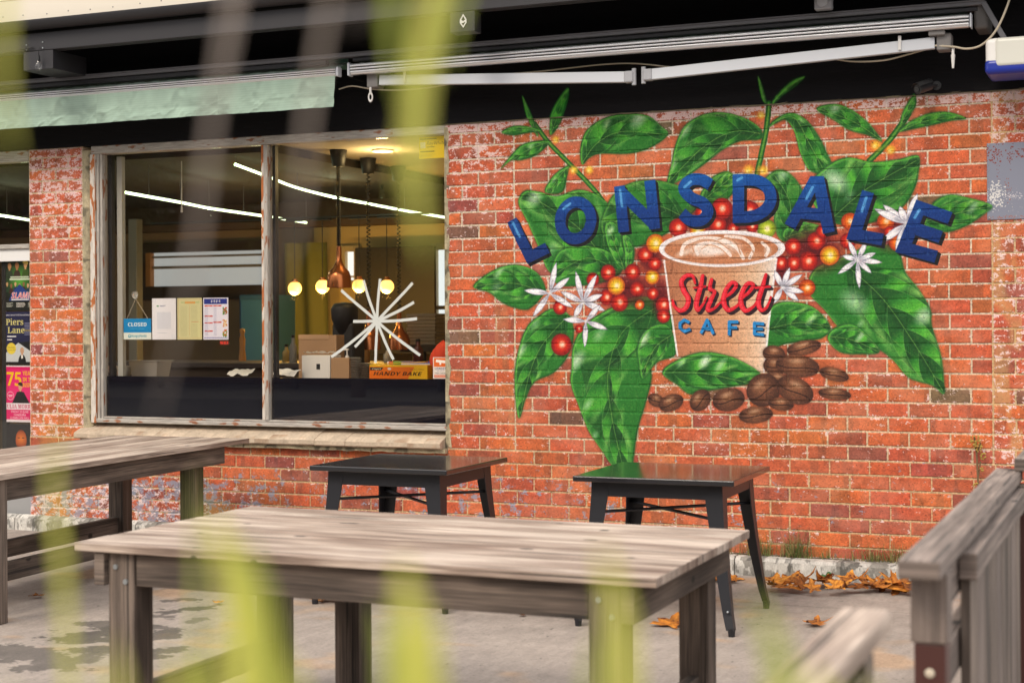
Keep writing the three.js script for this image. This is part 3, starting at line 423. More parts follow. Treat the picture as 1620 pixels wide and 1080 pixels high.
// ------------------------------------------------------------------ black fascia, eave, awnings
{
  const X0 = -6.2, X1 = 3.9, Y0 = 2.823, Y1 = 3.559, W = 2048, H = 150, [c, ctx] = canvasOf(W, H), s = W / (X1 - X0);
  ctx.fillStyle = 'rgb(20,19,22)'; ctx.fillRect(0, 0, W, H);
  for (let i = 0; i < 900; i++) { ctx.fillStyle = `rgba(120,116,112,${rr(.01, .06)})`; ctx.fillRect(rnd() * W, rnd() * H, rr(1, 18), rr(1, 2)); }
  ctx.save(); ctx.scale(1, (H / (Y1 - Y0)) / s); paintMural(ctx, X0, Y1, s); ctx.restore();
  const f = thing('fascia_board', 'black painted fascia board above the brickwork with painted leaf tips', 'fascia', [-1, Y0, 0]);
  part(f, 'board', planarUV(box(X0, X1, Y0, Y1, -.24, .012), [X0, Y0, X1 - X0, Y1 - Y0]), phys({ map: canvasTex(c), roughness: .8, specularIntensity: .35, bumpMap: bumpTile, bumpScale: .003 }));
  { // ragged mortar bead along the bottom edge of the board
    const pts = []; for (let x = PL; x < PR2; x += .06) pts.push([x, 2.824 + rr(-.003, .003), .004 + rr(-.003, .004)]);
    part(f, 'mortar_bead', tube(pts, .006, 200, 5), M.cement);
  }
  const e = thing('roof_eave', 'black timber eave and gutter under cream weatherboards', 'eave', [-1, 3.4, .3]);
  part(e, 'lining', box(X0, 5, 3.56, 3.60, -.24, .66), M.blackDull);
  part(e, 'beam', rbox(X0, 5, 3.405, 3.53, .58, .66, .006), M.darkGrey);
  { const sh = new THREE.Shape(); sh.absarc(0, 0, .06, Math.PI, 2 * Math.PI, false); sh.lineTo(.052, 0); sh.absarc(0, 0, .052, 2 * Math.PI, Math.PI, true); sh.closePath();
    part(e, 'gutter', new THREE.ExtrudeGeometry(sh, { depth: 5 - X0, bevelEnabled: false, curveSegments: 14 }).rotateY(Math.PI / 2).translate(X0, 3.60, .70), M.darkGrey); }
  for (let k = 0; k < 6; k++) { const b = part(e, 'weatherboard', rbox(X0, 5, 3.615 + k * .15, 3.762 + k * .15, .665 - k * .002, .685 - k * .002, .003), M.cream);
    const nails = []; for (let x = X0 + .2 + (k % 2) * .09; x < 0; x += .19) nails.push(new THREE.SphereGeometry(.0045, 6, 5).translate(x + rr(-.02, .02), 3.65 + k * .15 + rr(-.005, .005), .685 - k * .002)); part(b, 'nail_heads', merge(nails), M.rail); }
  const bx = thing('bracket_box', 'black square timber bracket end below the eave beside the bare bulb', 'bracket', [-3.3, 3.29, .58]);
  { const [a, t] = wallXY(36, 80, .66), [b, u] = wallXY(83, 108, .66); part(bx, 'block', rbox(a, b, u, 3.404, .3, .66, .004), M.darkGrey); part(bx, 'screws', merge([[.03, .02], [.17, .03], [.03, -.012], [.17, -.01]].map(([x, y]) => new THREE.SphereGeometry(.006, 8, 6).translate(a + x, 3.43 + y, .662))), M.bolt); }
  { const [x, y] = wallXY(60, 98, .7), l = thing('festoon_bulb', 'bare clear festoon bulb hanging from the black eave', 'bulb', [x, y, .7]);
    part(l, 'cord', tube([[x - .02, 3.43, .67], [x + .005, y + .1, .7], [x, y + .04, .7]], .003, 16, 6), M.black);
    part(l, 'socket', cyl(x, y + .005, .7, .013, .011, .04, 14), M.black);
    part(l, 'bulb', lathe([[.001, -.062], [.012, -.058], [.021, -.045], [.024, -.03], [.02, -.012], [.012, .004], [.011, .01]], x, y, .7, 18), phys({ color: 0xffffff, transmission: 1, thickness: 0, roughness: .02 })); }
  const cord = single('cable', 'thin black festoon cable sagging along the eave beam', 'cable', tube([[X0, 3.39, .68], [-4.2, 3.38, .68], [-3.6, 3.40, .68], [-3.28, 3.43, .672]], .004, 40, 6), M.black);
  { // box with a diamond badge and a round socket box on the eave
    const [x, y] = wallXY(733, 33, .66), b = thing('junction_box', 'dark junction box with a white diamond badge on the eave', 'box', [x, y, .6]);
    part(b, 'housing', rbox(x - .09, x + .075, 3.28, 3.404, .56, .66, .004), M.darkGrey);
    const sh = new THREE.Shape([[0, .042], [.022, .008], [.022, -.012], [0, -.042], [-.022, -.012], [-.022, .008]].map((p) => new THREE.Vector2(...p))), ho = new THREE.Path([[0, .03], [.014, .006], [0, -.002], [-.013, .006]].map((p) => new THREE.Vector2(...p))), ho2 = new THREE.Path([[.002, -.012], [.014, -.004], [.013, -.012], [0, -.03], [-.012, -.014]].map((p) => new THREE.Vector2(...p))); sh.holes.push(ho, ho2);
    part(b, 'badge', new THREE.ExtrudeGeometry(sh, { depth: .003, bevelEnabled: false }).translate(x, y, .661), M.white);
    const [x2, y2] = wallXY(1302, 6, .4), o = thing('socket_box', 'grey round outlet box above the retracted awning', 'box', [x2, y2, .4]);
    part(o, 'case', rbox(x2 - .05, x2 + .05, y2 - .03, y2 + .06, .34, .4, .01), std({ color: rgb(.3, .3, .32), roughness: .6 }));
    part(o, 'face', cyl(0, 0, 0, .03, .03, .012, 24).rotateX(Math.PI / 2).translate(x2, y2 + .012, .4), std({ color: rgb(.4, .4, .42), roughness: .6 }));
    part(o, 'stem', rod([x2, y2 + .05, .37], [x2, 3.56, .37], .012), M.darkGrey);
  }
}
const clothTex = pixelTex(512, 256, (i, j) => { const w = (i % 4 < 2 ? 4 : -4) + (j % 4 < 2 ? 3 : -3), n = fbm(i / 60, j / 60, 3), d = sstep(.58, .75, fbm(i / 90 + 8, j / 40, 3)); return [168, 194, 178].map((v, q) => (v + w) * (.9 + .2 * n) * (1 - .12 * d)); });
const clothMat = phys({ map: clothTex, roughness: .9, side: THREE.DoubleSide, transmission: .12, thickness: 0 });
const greenDark = std({ color: rgb(.07, .15, .10), roughness: .9, side: THREE.DoubleSide });
function ribbedBar(x0, x1, y0, y1, z) { const h = y1 - y0; return merge([rbox(x0, x1, y0, y1, z - .05, z - .006, .012, 3), ...[.18, .44, .70].map((t) => rbox(x0 + .004, x1 - .004, y0 + h * (t), y0 + h * (t + .16), z - .012, z, .004, 2))]); }
const barGrooves = (x0, x1, y0, y1, z) => [.345, .605].map((t) => box(x0 + .004, x1 - .004, lerp(y0, y1, t), lerp(y0, y1, t + .09), z - .0065, z - .0035));
{
  const a = thing('awning', 'green fabric awning with hanging scalloped-free valance and silver front bar', 'awning', [-3.5, 3.0, .2]);
  a.userData.label = 'green fabric awning with a creased hanging valance above the shop window';
  part(a, 'front_bar', ribbedBar(-6.2, -1.085, 3.132, 3.184, .36), M.alu); for (const g of barGrooves(-6.2, -1.085, 3.132, 3.184, .36)) part(a, 'bar_groove', g, M.darkGrey);
  part(a, 'end_cap', rbox(-1.084, -1.066, 3.126, 3.19, .305, .362, .012, 3), M.armPaint);
  { const nx = 420, ny = 26, x0 = -6.15, x1 = -1.095, g = new THREE.PlaneGeometry(x1 - x0, .205, nx, ny), p = g.attributes.position;
    for (let i = 0; i < p.count; i++) { const x = p.getX(i) + (x0 + x1) / 2, t = .5 - p.getY(i) / .205, r1 = 1 - Math.abs(2 * fbm(x * 7 + 3, t * 2.2 + x * 1.3, 3) - 1), r2 = 1 - Math.abs(2 * fbm(x * 16 + 9, t * 3.6 - x * 2, 2) - 1); const seam = Math.abs(((x + 20) % 1.13) - .56) < .006 ? -.003 : 0; p.setXYZ(i, x, 3.136 - .205 * t + .006 * t * (fbm(x * 3, 7) - .5) * 2, .347 + t * (.012 * Math.sin(x * 4.3) + .013 * (Math.pow(r1, 8) - .3) + .006 * Math.pow(r2, 8)) + .01 * t + seam); }
    g.computeVertexNormals(); part(a, 'valance', metreUV(g, 'x'), clothMat); }
  { const g = new THREE.PlaneGeometry(5.08, .2, 300, 4), p = g.attributes.position; for (let i = 0; i < p.count; i++) { const x = p.getX(i) - 3.64, t = p.getY(i) / .2 + .5; p.setXYZ(i, x, 3.176 + .085 * t + .004 * Math.sin(x * 46 + t * 2) , .325 - .2 * t); } g.computeVertexNormals(); part(a, 'canopy', metreUV(g, 'x'), clothMat); }
  part(a, 'roller', rod([-6.2, 3.26, .1], [-1.1, 3.26, .1], .045, 18), greenDark);
  part(a, 'end_plate', rbox(-1.062, -1.03, 3.13, 3.30, .04, .24, .02, 3), M.blackDull);

  const b = thing('awning', 'retracted awning with silver front bar and folded white arms above the mural', 'awning', [1, 3.0, .2]);
  part(b, 'front_bar', ribbedBar(-.985, 2.896, 3.13, 3.203, .36), M.alu); for (const g of barGrooves(-.985, 2.896, 3.13, 3.203, .36)) part(b, 'bar_groove', g, M.darkGrey);
  { const sh = rbox(-1.0, -.984, 3.124, 3.21, .3, .362, .012, 3); part(b, 'end_cap', sh, M.armPaint); part(b, 'end_cap', rbox(2.897, 2.906, 3.126, 3.207, .3, .362, .006, 3), M.armPaint); }
  { const g = new THREE.PlaneGeometry(3.84, .2, 200, 4), p = g.attributes.position; for (let i = 0; i < p.count; i++) { const x = p.getX(i) + .955, t = p.getY(i) / .2 + .5; p.setXYZ(i, x, 3.195 + .07 * t + .003 * Math.sin(x * 50), .325 - .2 * t); } g.computeVertexNormals(); part(b, 'canopy', metreUV(g, 'x'), clothMat); }
  part(b, 'roller', rod([-1.0, 3.26, .1], [2.86, 3.26, .1], .045, 18), greenDark);
  part(b, 'end_plate', rbox(2.91, 2.99, 3.13, 3.27, .06, .28, .02, 3), std({ color: rgb(.13, .12, .115), roughness: .6 }));
  for (const [p, q, e] of [[[-.80, 3.093, .28], [.90, 2.999, .28], 1], [[1.02, 3.004, .28], [2.70, 3.068, .28], -1]]) {
    const arm = part(b, 'folding_arm', bar(p, q, .035, .066), M.armPaint);
    const el = e > 0 ? q : p, so = e > 0 ? p : q;
    part(arm, 'elbow', merge([rbox(el[0] - .03, el[0] + .03, el[1] - .036, el[1] + .036, .255, .305, .012, 3), cyl(0, 0, 0, .014, .014, .1, 14).translate(el[0] + e * .03, el[1] - .05, .28)]), std({ color: rgb(.4, .41, .44), roughness: .45 }));
    part(arm, 'shoulder_bracket', merge([rbox(so[0] - e * .05 - .04, so[0] - e * .05 + .04, so[1] - .045, so[1] + .05, .2, .3, .01), rbox(so[0] - .03, so[0] + .06, so[1] + .035, so[1] + .062, .25, .33, .006)]), std({ color: rgb(.2, .19, .185), roughness: .6 }));
    const cx = so[0] + e * .19; part(arm, 'retaining_clip', rbox(cx - .009, cx + .009, so[1] - .03, so[1] + .052, .298, .31, .004), M.white);
  }
  for (const x of [-.86, 2.80]) { const t = thing('crank_eye', x < 0 ? 'small white crank hook hanging below the left arm joint of the awning' : 'small white crank hook below the awning end near the lamp', 'hook', [x, 2.96, .3]); t.userData.label = x < 0 ? 'small open white crank hook hanging between the green valance and the mural' : 'small solid white crank peg hanging near the blue and white lamp';
    if (x < 0) { const g = new THREE.TorusGeometry(.017, .006, 8, 20).scale(.8, 1.5, 1).translate(x, 2.985, .3); part(t, 'eye', g, M.white); part(t, 'shank', rod([x, 3.01, .3], [x, 3.05, .3], .008), M.white); }
    else { part(t, 'peg', new THREE.CylinderGeometry(.012, .006, .075, 12).translate(x, 2.955, .3), M.white); part(t, 'shank', rod([x, 2.99, .3], [x, 3.03, .29], .008), M.white); } }
  const h = thing('cover_rail', 'long dark grey aluminium rail above both awnings', 'rail', [-1, 3.22, .3]);
  part(h, 'rail', merge([rbox(-6.2, 2.975, 3.255, 3.279, .26, .31, .006), rbox(-6.2, 2.975, 3.276, 3.286, .285, .316, .004)]), M.rail);
  part(h, 'lower_lip', merge([rbox(-6.2, -1.2, 3.222, 3.252, .24, .288, .004), rbox(-1.0, 2.93, 3.228, 3.252, .24, .285, .004)]), M.darkGrey);
  part(h, 'brace', bar([2.965, 3.268, .3], [3.09, 3.03, .3], .03, .03), M.rail);
  // cables
  const wp = (px, py, z) => { const [x, y] = wallXY(px, py, z); return [x, y, z]; };
  single('cable', 'pale cable looping from the awning end up past the lamp', 'cable', tube([wp(1605, -30, .42), wp(1594, 10, .42), wp(1575, 50, .4), wp(1552, 72, .36), wp(1530, 77, .33), wp(1510, 74, .31), wp(1480, 72, .29)], .006, 50, 8), M.string);
  single('cable', 'pale cable sagging under the right awning arm', 'cable', tube([wp(1480, 74, .24), wp(1440, 85, .24), wp(1400, 95, .24), wp(1350, 97, .24), wp(1312, 92, .24)], .005, 40, 8), M.string);
  single('cable', 'thin pale cord strung below the awning over the shop window end', 'cable', tube([wp(536, 141, .24), wp(555, 136, .24), wp(590, 141, .24), wp(640, 142, .24), wp(700, 135, .24), wp(760, 122, .22), wp(860, 112, .2), wp(990, 100, .2), wp(1080, 108, .2)], .0045, 70, 7), M.string);
}
{ // lamp with blue tray at the right end, camera, metal panel
  const [x0, y1] = wallXY(1558, 60, .4), [, y0] = wallXY(1558, 118, .4), l = thing('wall_lamp', 'white square lamp housing with a blue lower rim beside the awning', 'lamp', [x0 + .2, y0, .3]);
  part(l, 'housing', rbox(x0 + .004, x0 + .42, y0 + .05, y1, .1, .398, .03, 4), M.white);
  part(l, 'front_panel', rbox(x0 + .055, x0 + .38, y0 + .035, y1 - .004, .36, .41, .024, 4), std({ color: rgb(.62, .62, .56), roughness: .35 }));
  part(l, 'rim', rbox(x0, x0 + .424, y0, y0 + .085, .096, .404, .03, 4), std({ color: rgb(.012, .03, .30), roughness: .3 }));
  const [cx, cy] = wallXY(1462, 138, .12), c = thing('security_camera', 'small black bullet security camera under the fascia', 'camera', [cx, cy, .1]);
  part(c, 'body', new THREE.CylinderGeometry(.028, .028, .105, 20).rotateX(Math.PI / 2).rotateX(.3).rotateY(-.6).translate(cx, cy, .12), std({ color: rgb(.02, .02, .022), roughness: .35 }));
  part(c, 'hood', new THREE.CylinderGeometry(.033, .033, .12, 20, 1, true, -1.25, 2.5).rotateX(Math.PI / 2).rotateZ(Math.PI).rotateX(.3).rotateY(-.6).translate(cx - .004, cy + .004, .125), std({ color: rgb(.03, .03, .032), roughness: .4, side: THREE.DoubleSide }));
  part(c, 'lens', new THREE.CylinderGeometry(.016, .016, .006, 18).rotateX(Math.PI / 2).rotateX(.3).rotateY(-.6).translate(cx - .031, cy - .016, .163), phys({ color: rgb(.01, .01, .012), roughness: .05, clearcoat: 1 }));
  part(c, 'mount', merge([rod([cx + .03, cy + .01, .1], [cx + .06, cy + .02, .02], .008), new THREE.CylinderGeometry(.026, .026, .012, 18).rotateX(Math.PI / 2).translate(cx + .06, cy + .02, .02)]), std({ color: rgb(.03, .03, .032), roughness: .5 }));
  const [px0, py1] = wallXY(1562, 227), [, py0] = wallXY(1566, 348), px1 = px0 + .36, [cv, ctx] = canvasOf(512, 700), P2 = thing('metal_panel', 'grey painted steel panel with red and white peeled patches on the brick pier', 'panel', [px0, py0, 0]);
  const X = (u) => u * 512, Y = (v) => v * 700, s = 512 / (px1 - px0);
  ctx.fillStyle = 'rgb(122,126,142)'; ctx.fillRect(0, 0, 512, 700);
  const blot = (n, x, y, sx, sy, col, r0, r1) => { for (let i = 0; i < n; i++) { ctx.fillStyle = col; ctx.beginPath(); ctx.ellipse(X(x + (rnd() + rnd() + rnd() - 1.5) * sx), Y(y + (rnd() + rnd() + rnd() - 1.5) * sy), rr(r0, r1), rr(r0, r1) * .8, rnd() * 3, 0, 7); ctx.fill(); } };
  blot(70, .13, .13, .16, .13, 'rgb(122,52,48)', 2, 11); blot(24, .13, .13, .1, .07, 'rgb(122,126,142)', 3, 9); blot(30, .36, .18, .05, .16, 'rgb(118,50,46)', 2, 8); blot(16, .18, .3, .03, .2, 'rgb(122,52,48)', 2, 5); blot(26, .32, .58, .05, .16, 'rgb(140,78,60)', 2, 6); blot(60, .62, .15, .2, .1, 'rgb(122,52,48)', 2, 12);
  blot(150, .13, .68, .14, .16, 'rgb(206,204,202)', 2, 10); blot(60, .36, .7, .16, .05, 'rgb(206,200,204)', 1, 6); blot(60, .3, .97, .5, .03, 'rgb(150,96,86)', 2, 7); blot(40, .5, .8, .4, .2, 'rgb(196,188,176)', 1, 4); blot(30, .02, .5, .02, .6, 'rgb(110,70,70)', 1, 4);
  ctx.save(); ctx.scale(1, (700 / (py1 - py0)) / s); paintMural(ctx, px0, py1, s); ctx.restore();
  part(P2, 'plate', planarUV(rbox(px0, px1, py0, py1, -.004, .008, .003), [px0, py0, px1 - px0, py1 - py0]), std({ map: canvasTex(cv), roughness: .5 }));
  part(P2, 'rivets', merge([[.012, .012], [.34, .012], [.012, py1 - py0 - .012], [.34, py1 - py0 - .012]].map(([a, b]) => new THREE.SphereGeometry(.005, 8, 6).translate(px0 + a, py0 + b, .009))), M.bolt);
}
// ------------------------------------------------------------------ shop window, sill, poster window
const glass = phys({ color: rgb(.97, .95, .92), transmission: 1, thickness: 0, roughness: .01, ior: 1.5 });
const GZ = -.05;                                                        // plane of the glass
const WX0 = -3.33, WX1 = PL, WY0 = .805, WY1 = 2.795, film0 = .85, film1 = 1.145;
{
  const w = thing('shop_window', 'large two-pane shop window in a peeling white and orange timber frame', 'window', [(WX0 + WX1) / 2, WY0, GZ]);
  part(w, 'head', metreUV(rbox(WX0, WX1, 2.762, 2.822, -.11, -.004, .006), 'x'), M.frame);
  part(w, 'jamb', metreUV(rbox(WX0, -3.285, WY0, 2.761, -.06, .012, .006), 'y', .3), M.frameBare, 'bare orange timber jamb');
  part(w, 'jamb', metreUV(merge([rbox(-3.284, -3.262, WY0, 2.761, -.07, -.004, .005), rbox(-3.261, -3.24, WY0, 2.761, -.08, -.016, .004)]), 'y', .8), M.frame);
  part(w, 'jamb', metreUV(rbox(WX1 - .014, WX1 - .002, WY0, 2.761, -.08, -.012, .003), 'y'), M.white);
  part(w, 'mullion', metreUV(merge([rbox(-1.87, -1.838, .85, 2.761, -.08, -.012, .005)]), 'y', 1.7), M.frame);
  part(w, 'mullion', metreUV(rbox(-1.893, -1.871, .85, 2.761, -.075, -.02, .004), 'y', 2.3), M.frameBare, 'bare orange edge of the mullion');
  part(w, 'bottom_rail', metreUV(merge([rbox(-3.30, WX1, .808, .838, -.08, .006, .006), rbox(-3.28, WX1, .839, .852, -.08, -.022, .004)]), 'x'), M.frame);
  for (const [a, b] of [[-3.239, -1.894], [-1.837, WX1 - .015]]) {
    const pane = part(w, 'pane', box(a, b, .853, 2.761, GZ - .003, GZ + .003), glass);
    part(w, 'film', box(a + .002, b - .002, .856, film1, GZ - .012, GZ - .006), phys({ color: rgb(.009, .0095, .017), roughness: 1, specularIntensity: 0 }), 'dark navy film over the bottom of the glass');
  }
  part(w, 'inner_stop', merge([box(-3.235, -3.205, .86, 2.76, -.12, -.08), box(-1.836, -1.815, .86, 2.76, -.12, -.08)]), std({ color: rgb(.02, .02, .026), roughness: .5 }));
  part(w, 'inner_post', box(-3.19, -3.145, .9, 2.75, -.16, -.122), std({ color: rgb(.42, .43, .42), roughness: .6 }));
  const cm = thing('corner_render', 'rough grey cement strip at the corner of the paint-flecked brick pier', 'render', [-3.37, BASE, 0]);
  { const g = new THREE.BoxGeometry(.074, 2.1, .07, 6, 60, 4), p = g.attributes.position; for (let i = 0; i < p.count; i++) { const x = p.getX(i), y = p.getY(i), z = p.getZ(i), n = fbm(y * 14 + x * 30, z * 20 + 3, 3) - .5; const round = x > 0 && z > 0 ? -.5 * (x / .037) ** 2 * .035 : 0; p.setXYZ(i, x + n * .012 + (z > 0 ? round * .2 : 0), y, z + n * .012 + round); } g.computeVertexNormals(); part(cm, 'render', metreUV(g.translate(-3.366, BASE + 1.05, -.036), 'y'), M.cement); }
  const cm2 = thing('corner_render', 'rough grey mortar filling between the window frame and the mural pier', 'render', [PL, BASE, 0]);
  { const g = new THREE.BoxGeometry(.03, 2.1, .05, 4, 60, 3), p = g.attributes.position; for (let i = 0; i < p.count; i++) { const y = p.getY(i), n = fbm(y * 11, p.getX(i) * 30 + 9, 3) - .45; p.setX(i, p.getX(i) + (p.getX(i) > 0 ? n * .05 : 0)); p.setZ(i, p.getZ(i) + n * .006); } g.computeVertexNormals(); part(cm2, 'render', metreUV(g.translate(PL + .008, BASE + 1.06, -.0238), 'y'), M.cement); }
  // brick-on-edge sill, painted cream
  const s = thing('window_sill', 'cream painted sloping brick sill below the shop window', 'sill', [-1.9, .69, .02]);
  for (let x = -3.43; x < PL - .04; x += .118) {
    const x1 = Math.min(x + .1165, PL - .004), sh = new THREE.Shape([[-.1, .695], [.07, .695], [.078, .702], [.078, .728], [.068, .737], [-.1, .803]].map((p) => new THREE.Vector2(...p))), dz = rr(-.004, .004), dy = rr(-.002, .002);
    const g = new THREE.ExtrudeGeometry(sh, { depth: x1 - x, bevelEnabled: true, bevelSize: .002, bevelThickness: .002, bevelSegments: 1 }).rotateY(-Math.PI / 2).scale(1, 1, 1); g.translate(x1, dy, 0); // shape x becomes depth
    const p = g.attributes.position; for (let i = 0; i < p.count; i++) p.setZ(i, p.getZ(i) + dz); g.computeVertexNormals();
    part(s, 'sill_brick', metreUV(g, 'x', x * 3.3, x * 1.7), M.sill);
  }
  { const g = new THREE.BoxGeometry(2.94, .03, .06, 120, 2, 3), p = g.attributes.position; for (let i = 0; i < p.count; i++) { const x = p.getX(i), n = fbm(x * 12, p.getZ(i) * 30, 3) - .5; p.setY(i, p.getY(i) + n * .016); p.setZ(i, p.getZ(i) + n * .024); } g.computeVertexNormals(); part(s, 'mortar_bed', metreUV(g.translate(-1.93, .679, .018), 'x'), M.cement); }

  // poster window left of the pier
  const d = thing('poster_window', 'narrow glazed shopfront with white transom left of the brick pier', 'window', [-4.5, .3, GZ]);
  part(d, 'transom', metreUV(rbox(-6.1, LP0 - .002, 2.09, 2.125, -.1, .0, .005), 'x', .5), M.frame);
  part(d, 'transom_panel', box(-6.1, LP0 - .002, 2.0, 2.088, -.09, -.02), M.white);
  part(d, 'head', metreUV(rbox(-6.1, LP0 - .002, 2.74, 2.822, -.1, 0, .005), 'x'), M.frame);
  part(d, 'pane', box(-6.1, LP0 - .002, 2.127, 2.738, GZ - .003, GZ + .003), glass);
  part(d, 'pane', box(-6.1, LP0 - .002, .32, 1.998, GZ - .003, GZ + .003), glass);
  part(d, 'stile', box(LP0 - .31, LP0 - .27, .3, 1.998, -.09, -.056), M.black);
  part(d, 'kick_panel', rbox(-6.1, LP0 - .002, .0, .318, -.1, -.03, .004), std({ color: rgb(.3, .3, .3), roughness: .7 }));
}
// ------------------------------------------------------------------ printed matter on the glass
function sheet(name, label, cat, x0, x1, y0, y1, W, H, draw, z = GZ - .008, group) {
  const [c, ctx] = canvasOf(W, H); draw(ctx, W, H);
  const g = planarUV(box(x0, x1, y0, y1, z - .001, z + .001), [x0, y0, x1 - x0, y1 - y0]);
  return single(name, label, cat, g.translate(0, 0, 0), std({ map: canvasTex(c), roughness: .45 }), group);
}
const quadOf = (a, b, z) => { const [x0, y1] = wallXY(...a, z), [x1, y0] = wallXY(...b, z); return [x0, x1, y0, y1]; };
const rows = (ctx, x, y, w, n, dy, col, h = 1.2, jag = .4) => { ctx.fillStyle = col; for (let i = 0; i < n; i++) ctx.fillRect(x, y + i * dy, w * (1 - jag * hash(i, x | 0)), h); };
{
  const A = (a, b) => quadOf(a, b, GZ);
  const rect = (c, col, x, y, w, h) => { c.fillStyle = col; c.fillRect(x, y, w, h); };
  const text = (c, s, x, y, f, col, al = 'center', w) => { c.font = f; c.fillStyle = col; c.textAlign = al; c.fillText(s, x, y, w); };
  sheet('paper_notice', 'white paper sheet with a small green mark next to the closed sign', 'notice', ...A([239, 472], [277, 537]), 256, 420, (c, W, H) => {
    rect(c, '#e6e8f2', 0, 0, W, H); c.strokeStyle = '#b9c4de'; c.lineWidth = 2; c.strokeRect(10, 10, 30, 30); c.strokeRect(W - 42, H - 44, 30, 30);
    rect(c, '#2f8f4a', 50, 72, 22, 13); rows(c, 84, 72, 70, 2, 8, '#59668e', 4); rect(c, '#d5dae8', 52, 140, 152, 172); rows(c, 60, H - 70, 140, 1, 8, '#9aa3bd', 3); });
  sheet('paper_menu', 'pale green menu sheet with red border, middle one of three on the glass', 'menu', ...A([279, 471.5], [318, 537]), 256, 420, (c, W, H) => {
    rect(c, '#cfcf9c', 0, 0, W, H); c.strokeStyle = '#cf7a4a'; c.setLineDash([10, 7]); c.lineWidth = 4; c.strokeRect(10, 14, W - 20, H - 26); c.setLineDash([]);
    for (let i = 0; i < 5; i++) { c.fillStyle = '#d99a3a'; c.beginPath(); c.arc(90 + i * 22, 46, 12, 0, 7); c.fill(); } rect(c, '#8fae6a', 40, 40, 40, 8); rect(c, '#8fae6a', 190, 40, 40, 8); rect(c, '#d08a4c', W / 2 - 1, 70, 2, H - 110);
    for (let i = 0; i < 26; i++) { rows(c, 30, 82 + i * 12, 82, 1, 8, '#a6a376', 2.4); rows(c, 142, 82 + i * 12 + (i > 13 ? 10 : 0), 82, 1, 8, '#a6a376', 2.4); } rect(c, '#cf7a4a', 146, 240, 76, 4); });
  sheet('paper_menu', 'white menu sheet with blue heading and food pictures on the glass', 'menu', ...A([320, 471], [360, 537]), 256, 420, (c, W, H) => {
    rect(c, '#dfe0f2', 0, 0, W, H); rect(c, '#1c2f8c', 8, 10, W - 20, 54); for (let i = 0; i < 4; i++) { const x = 78 + i * 26; rect(c, '#fff', x, 26, 20, 3); rect(c, '#fff', x + 8, 22, 3, 26); rect(c, '#fff', x + 1, 36, 18, 3); rect(c, '#fff', x + (i % 2) * 12, 44, 9, 3); }
    for (const [x, y] of [[14, 74], [104, 74], [14, 178], [14, 246], [104, 240], [14, 328]]) { rect(c, '#c9372c', x, y, 82, 13); rect(c, '#e8b0a0', x + 26, y + 3, 28, 6); }
    for (const x of [16, 106]) for (let y = 96; y < 380; y += 10) rows(c, x, y, 66, 1, 8, '#8c93bd', 2.4, .6);
    for (const [y, a, b] of [[132, '#3d8f3a', '#b5482e'], [258, '#c9802e', '#e6d2b0'], [356, '#5f9a3a', '#cf6a30']]) { for (let i = 0; i < 36; i++) { c.fillStyle = i % 2 ? a : b; c.beginPath(); c.ellipse(222 + (hash(i, y) - .5) * 38, y + (hash(y, i) - .5) * 66, 8, 6, i, 0, 7); c.fill(); } }
    rect(c, '#2a3f9c', 8, H - 22, W - 16, 6); });
  { const q = A([346, 539], [361, 545]); sheet('sticker', 'tiny red lettered sticker below the blue headed menu', 'sticker', ...q, 128, 52, (c, W, H) => { rect(c, '#6b2a24', 0, 0, W, H); for (let i = 0; i < 5; i++) { c.strokeStyle = '#f0402c'; c.lineWidth = 9; c.beginPath(); c.moveTo(12 + i * 24, 8); c.lineTo(20 + i * 22, 44); c.lineTo(28 + i * 20, 14 + 20 * (i % 2)); c.stroke(); } }); }
  { const q = A([662, 217], [705, 249]); sheet('estate_sticker', 'yellow real estate sticker in the top corner of the window', 'sticker', q[0], WX1 - .016, q[2], q[3], 330, 256, (c, W, H) => { rect(c, '#f0d21c', 0, 0, W, H); rect(c, '#e8e4c8', 14, 62, 62, 70); text(c, 'RayWhite', 84, 96, 'italic 54px sans-serif', '#4a4220', 'left', 235); rect(c, '#8a7a1c', 90, 116, 96, 10); rect(c, '#8a7a1c', 10, 20, 200, 11); rect(c, '#7a6c18', 14, 166, 170, 14); rows(c, 14, 206, 200, 3, 13, '#a8962a', 3); }); }
  { const q = A([684, 565], [706, 599]); sheet('security_sticker', 'orange and white security camera sticker at the window edge', 'sticker', q[0], WX1 - .016, q[2], q[3], 200, 330, (c, W, H) => { rect(c, '#e9e6e4', 0, 0, W, H); rect(c, '#e8702a', 12, 10, W - 24, 136); c.fillStyle = '#fff'; c.save(); c.translate(100, 70); c.rotate(.12); c.fillRect(-62, -28, 104, 42); c.fillRect(-10, 10, 24, 36); c.beginPath(); c.moveTo(42, -32); c.lineTo(72, -20); c.lineTo(72, 10); c.lineTo(42, 18); c.fill(); c.restore(); text(c, 'LEADER', W / 2, 190, 'bold 44px sans-serif', '#54508a', 'center', 180); text(c, 'SECURITY', W / 2, 218, '24px sans-serif', '#7a78a0'); text(c, '1300 LEADER', W / 2, 256, 'bold 26px sans-serif', '#333'); rect(c, '#d8542a', 16, 272, W - 32, 42); text(c, 'WARNING', W / 2, 304, 'bold 32px sans-serif', '#f4d8c8'); }, GZ - .009); }
  // posters in the narrow window
  const px = (a, b) => { const q = quadOf([4, a], [46, b], GZ); return [q[0], q[0] + .30, q[2], q[3]]; };
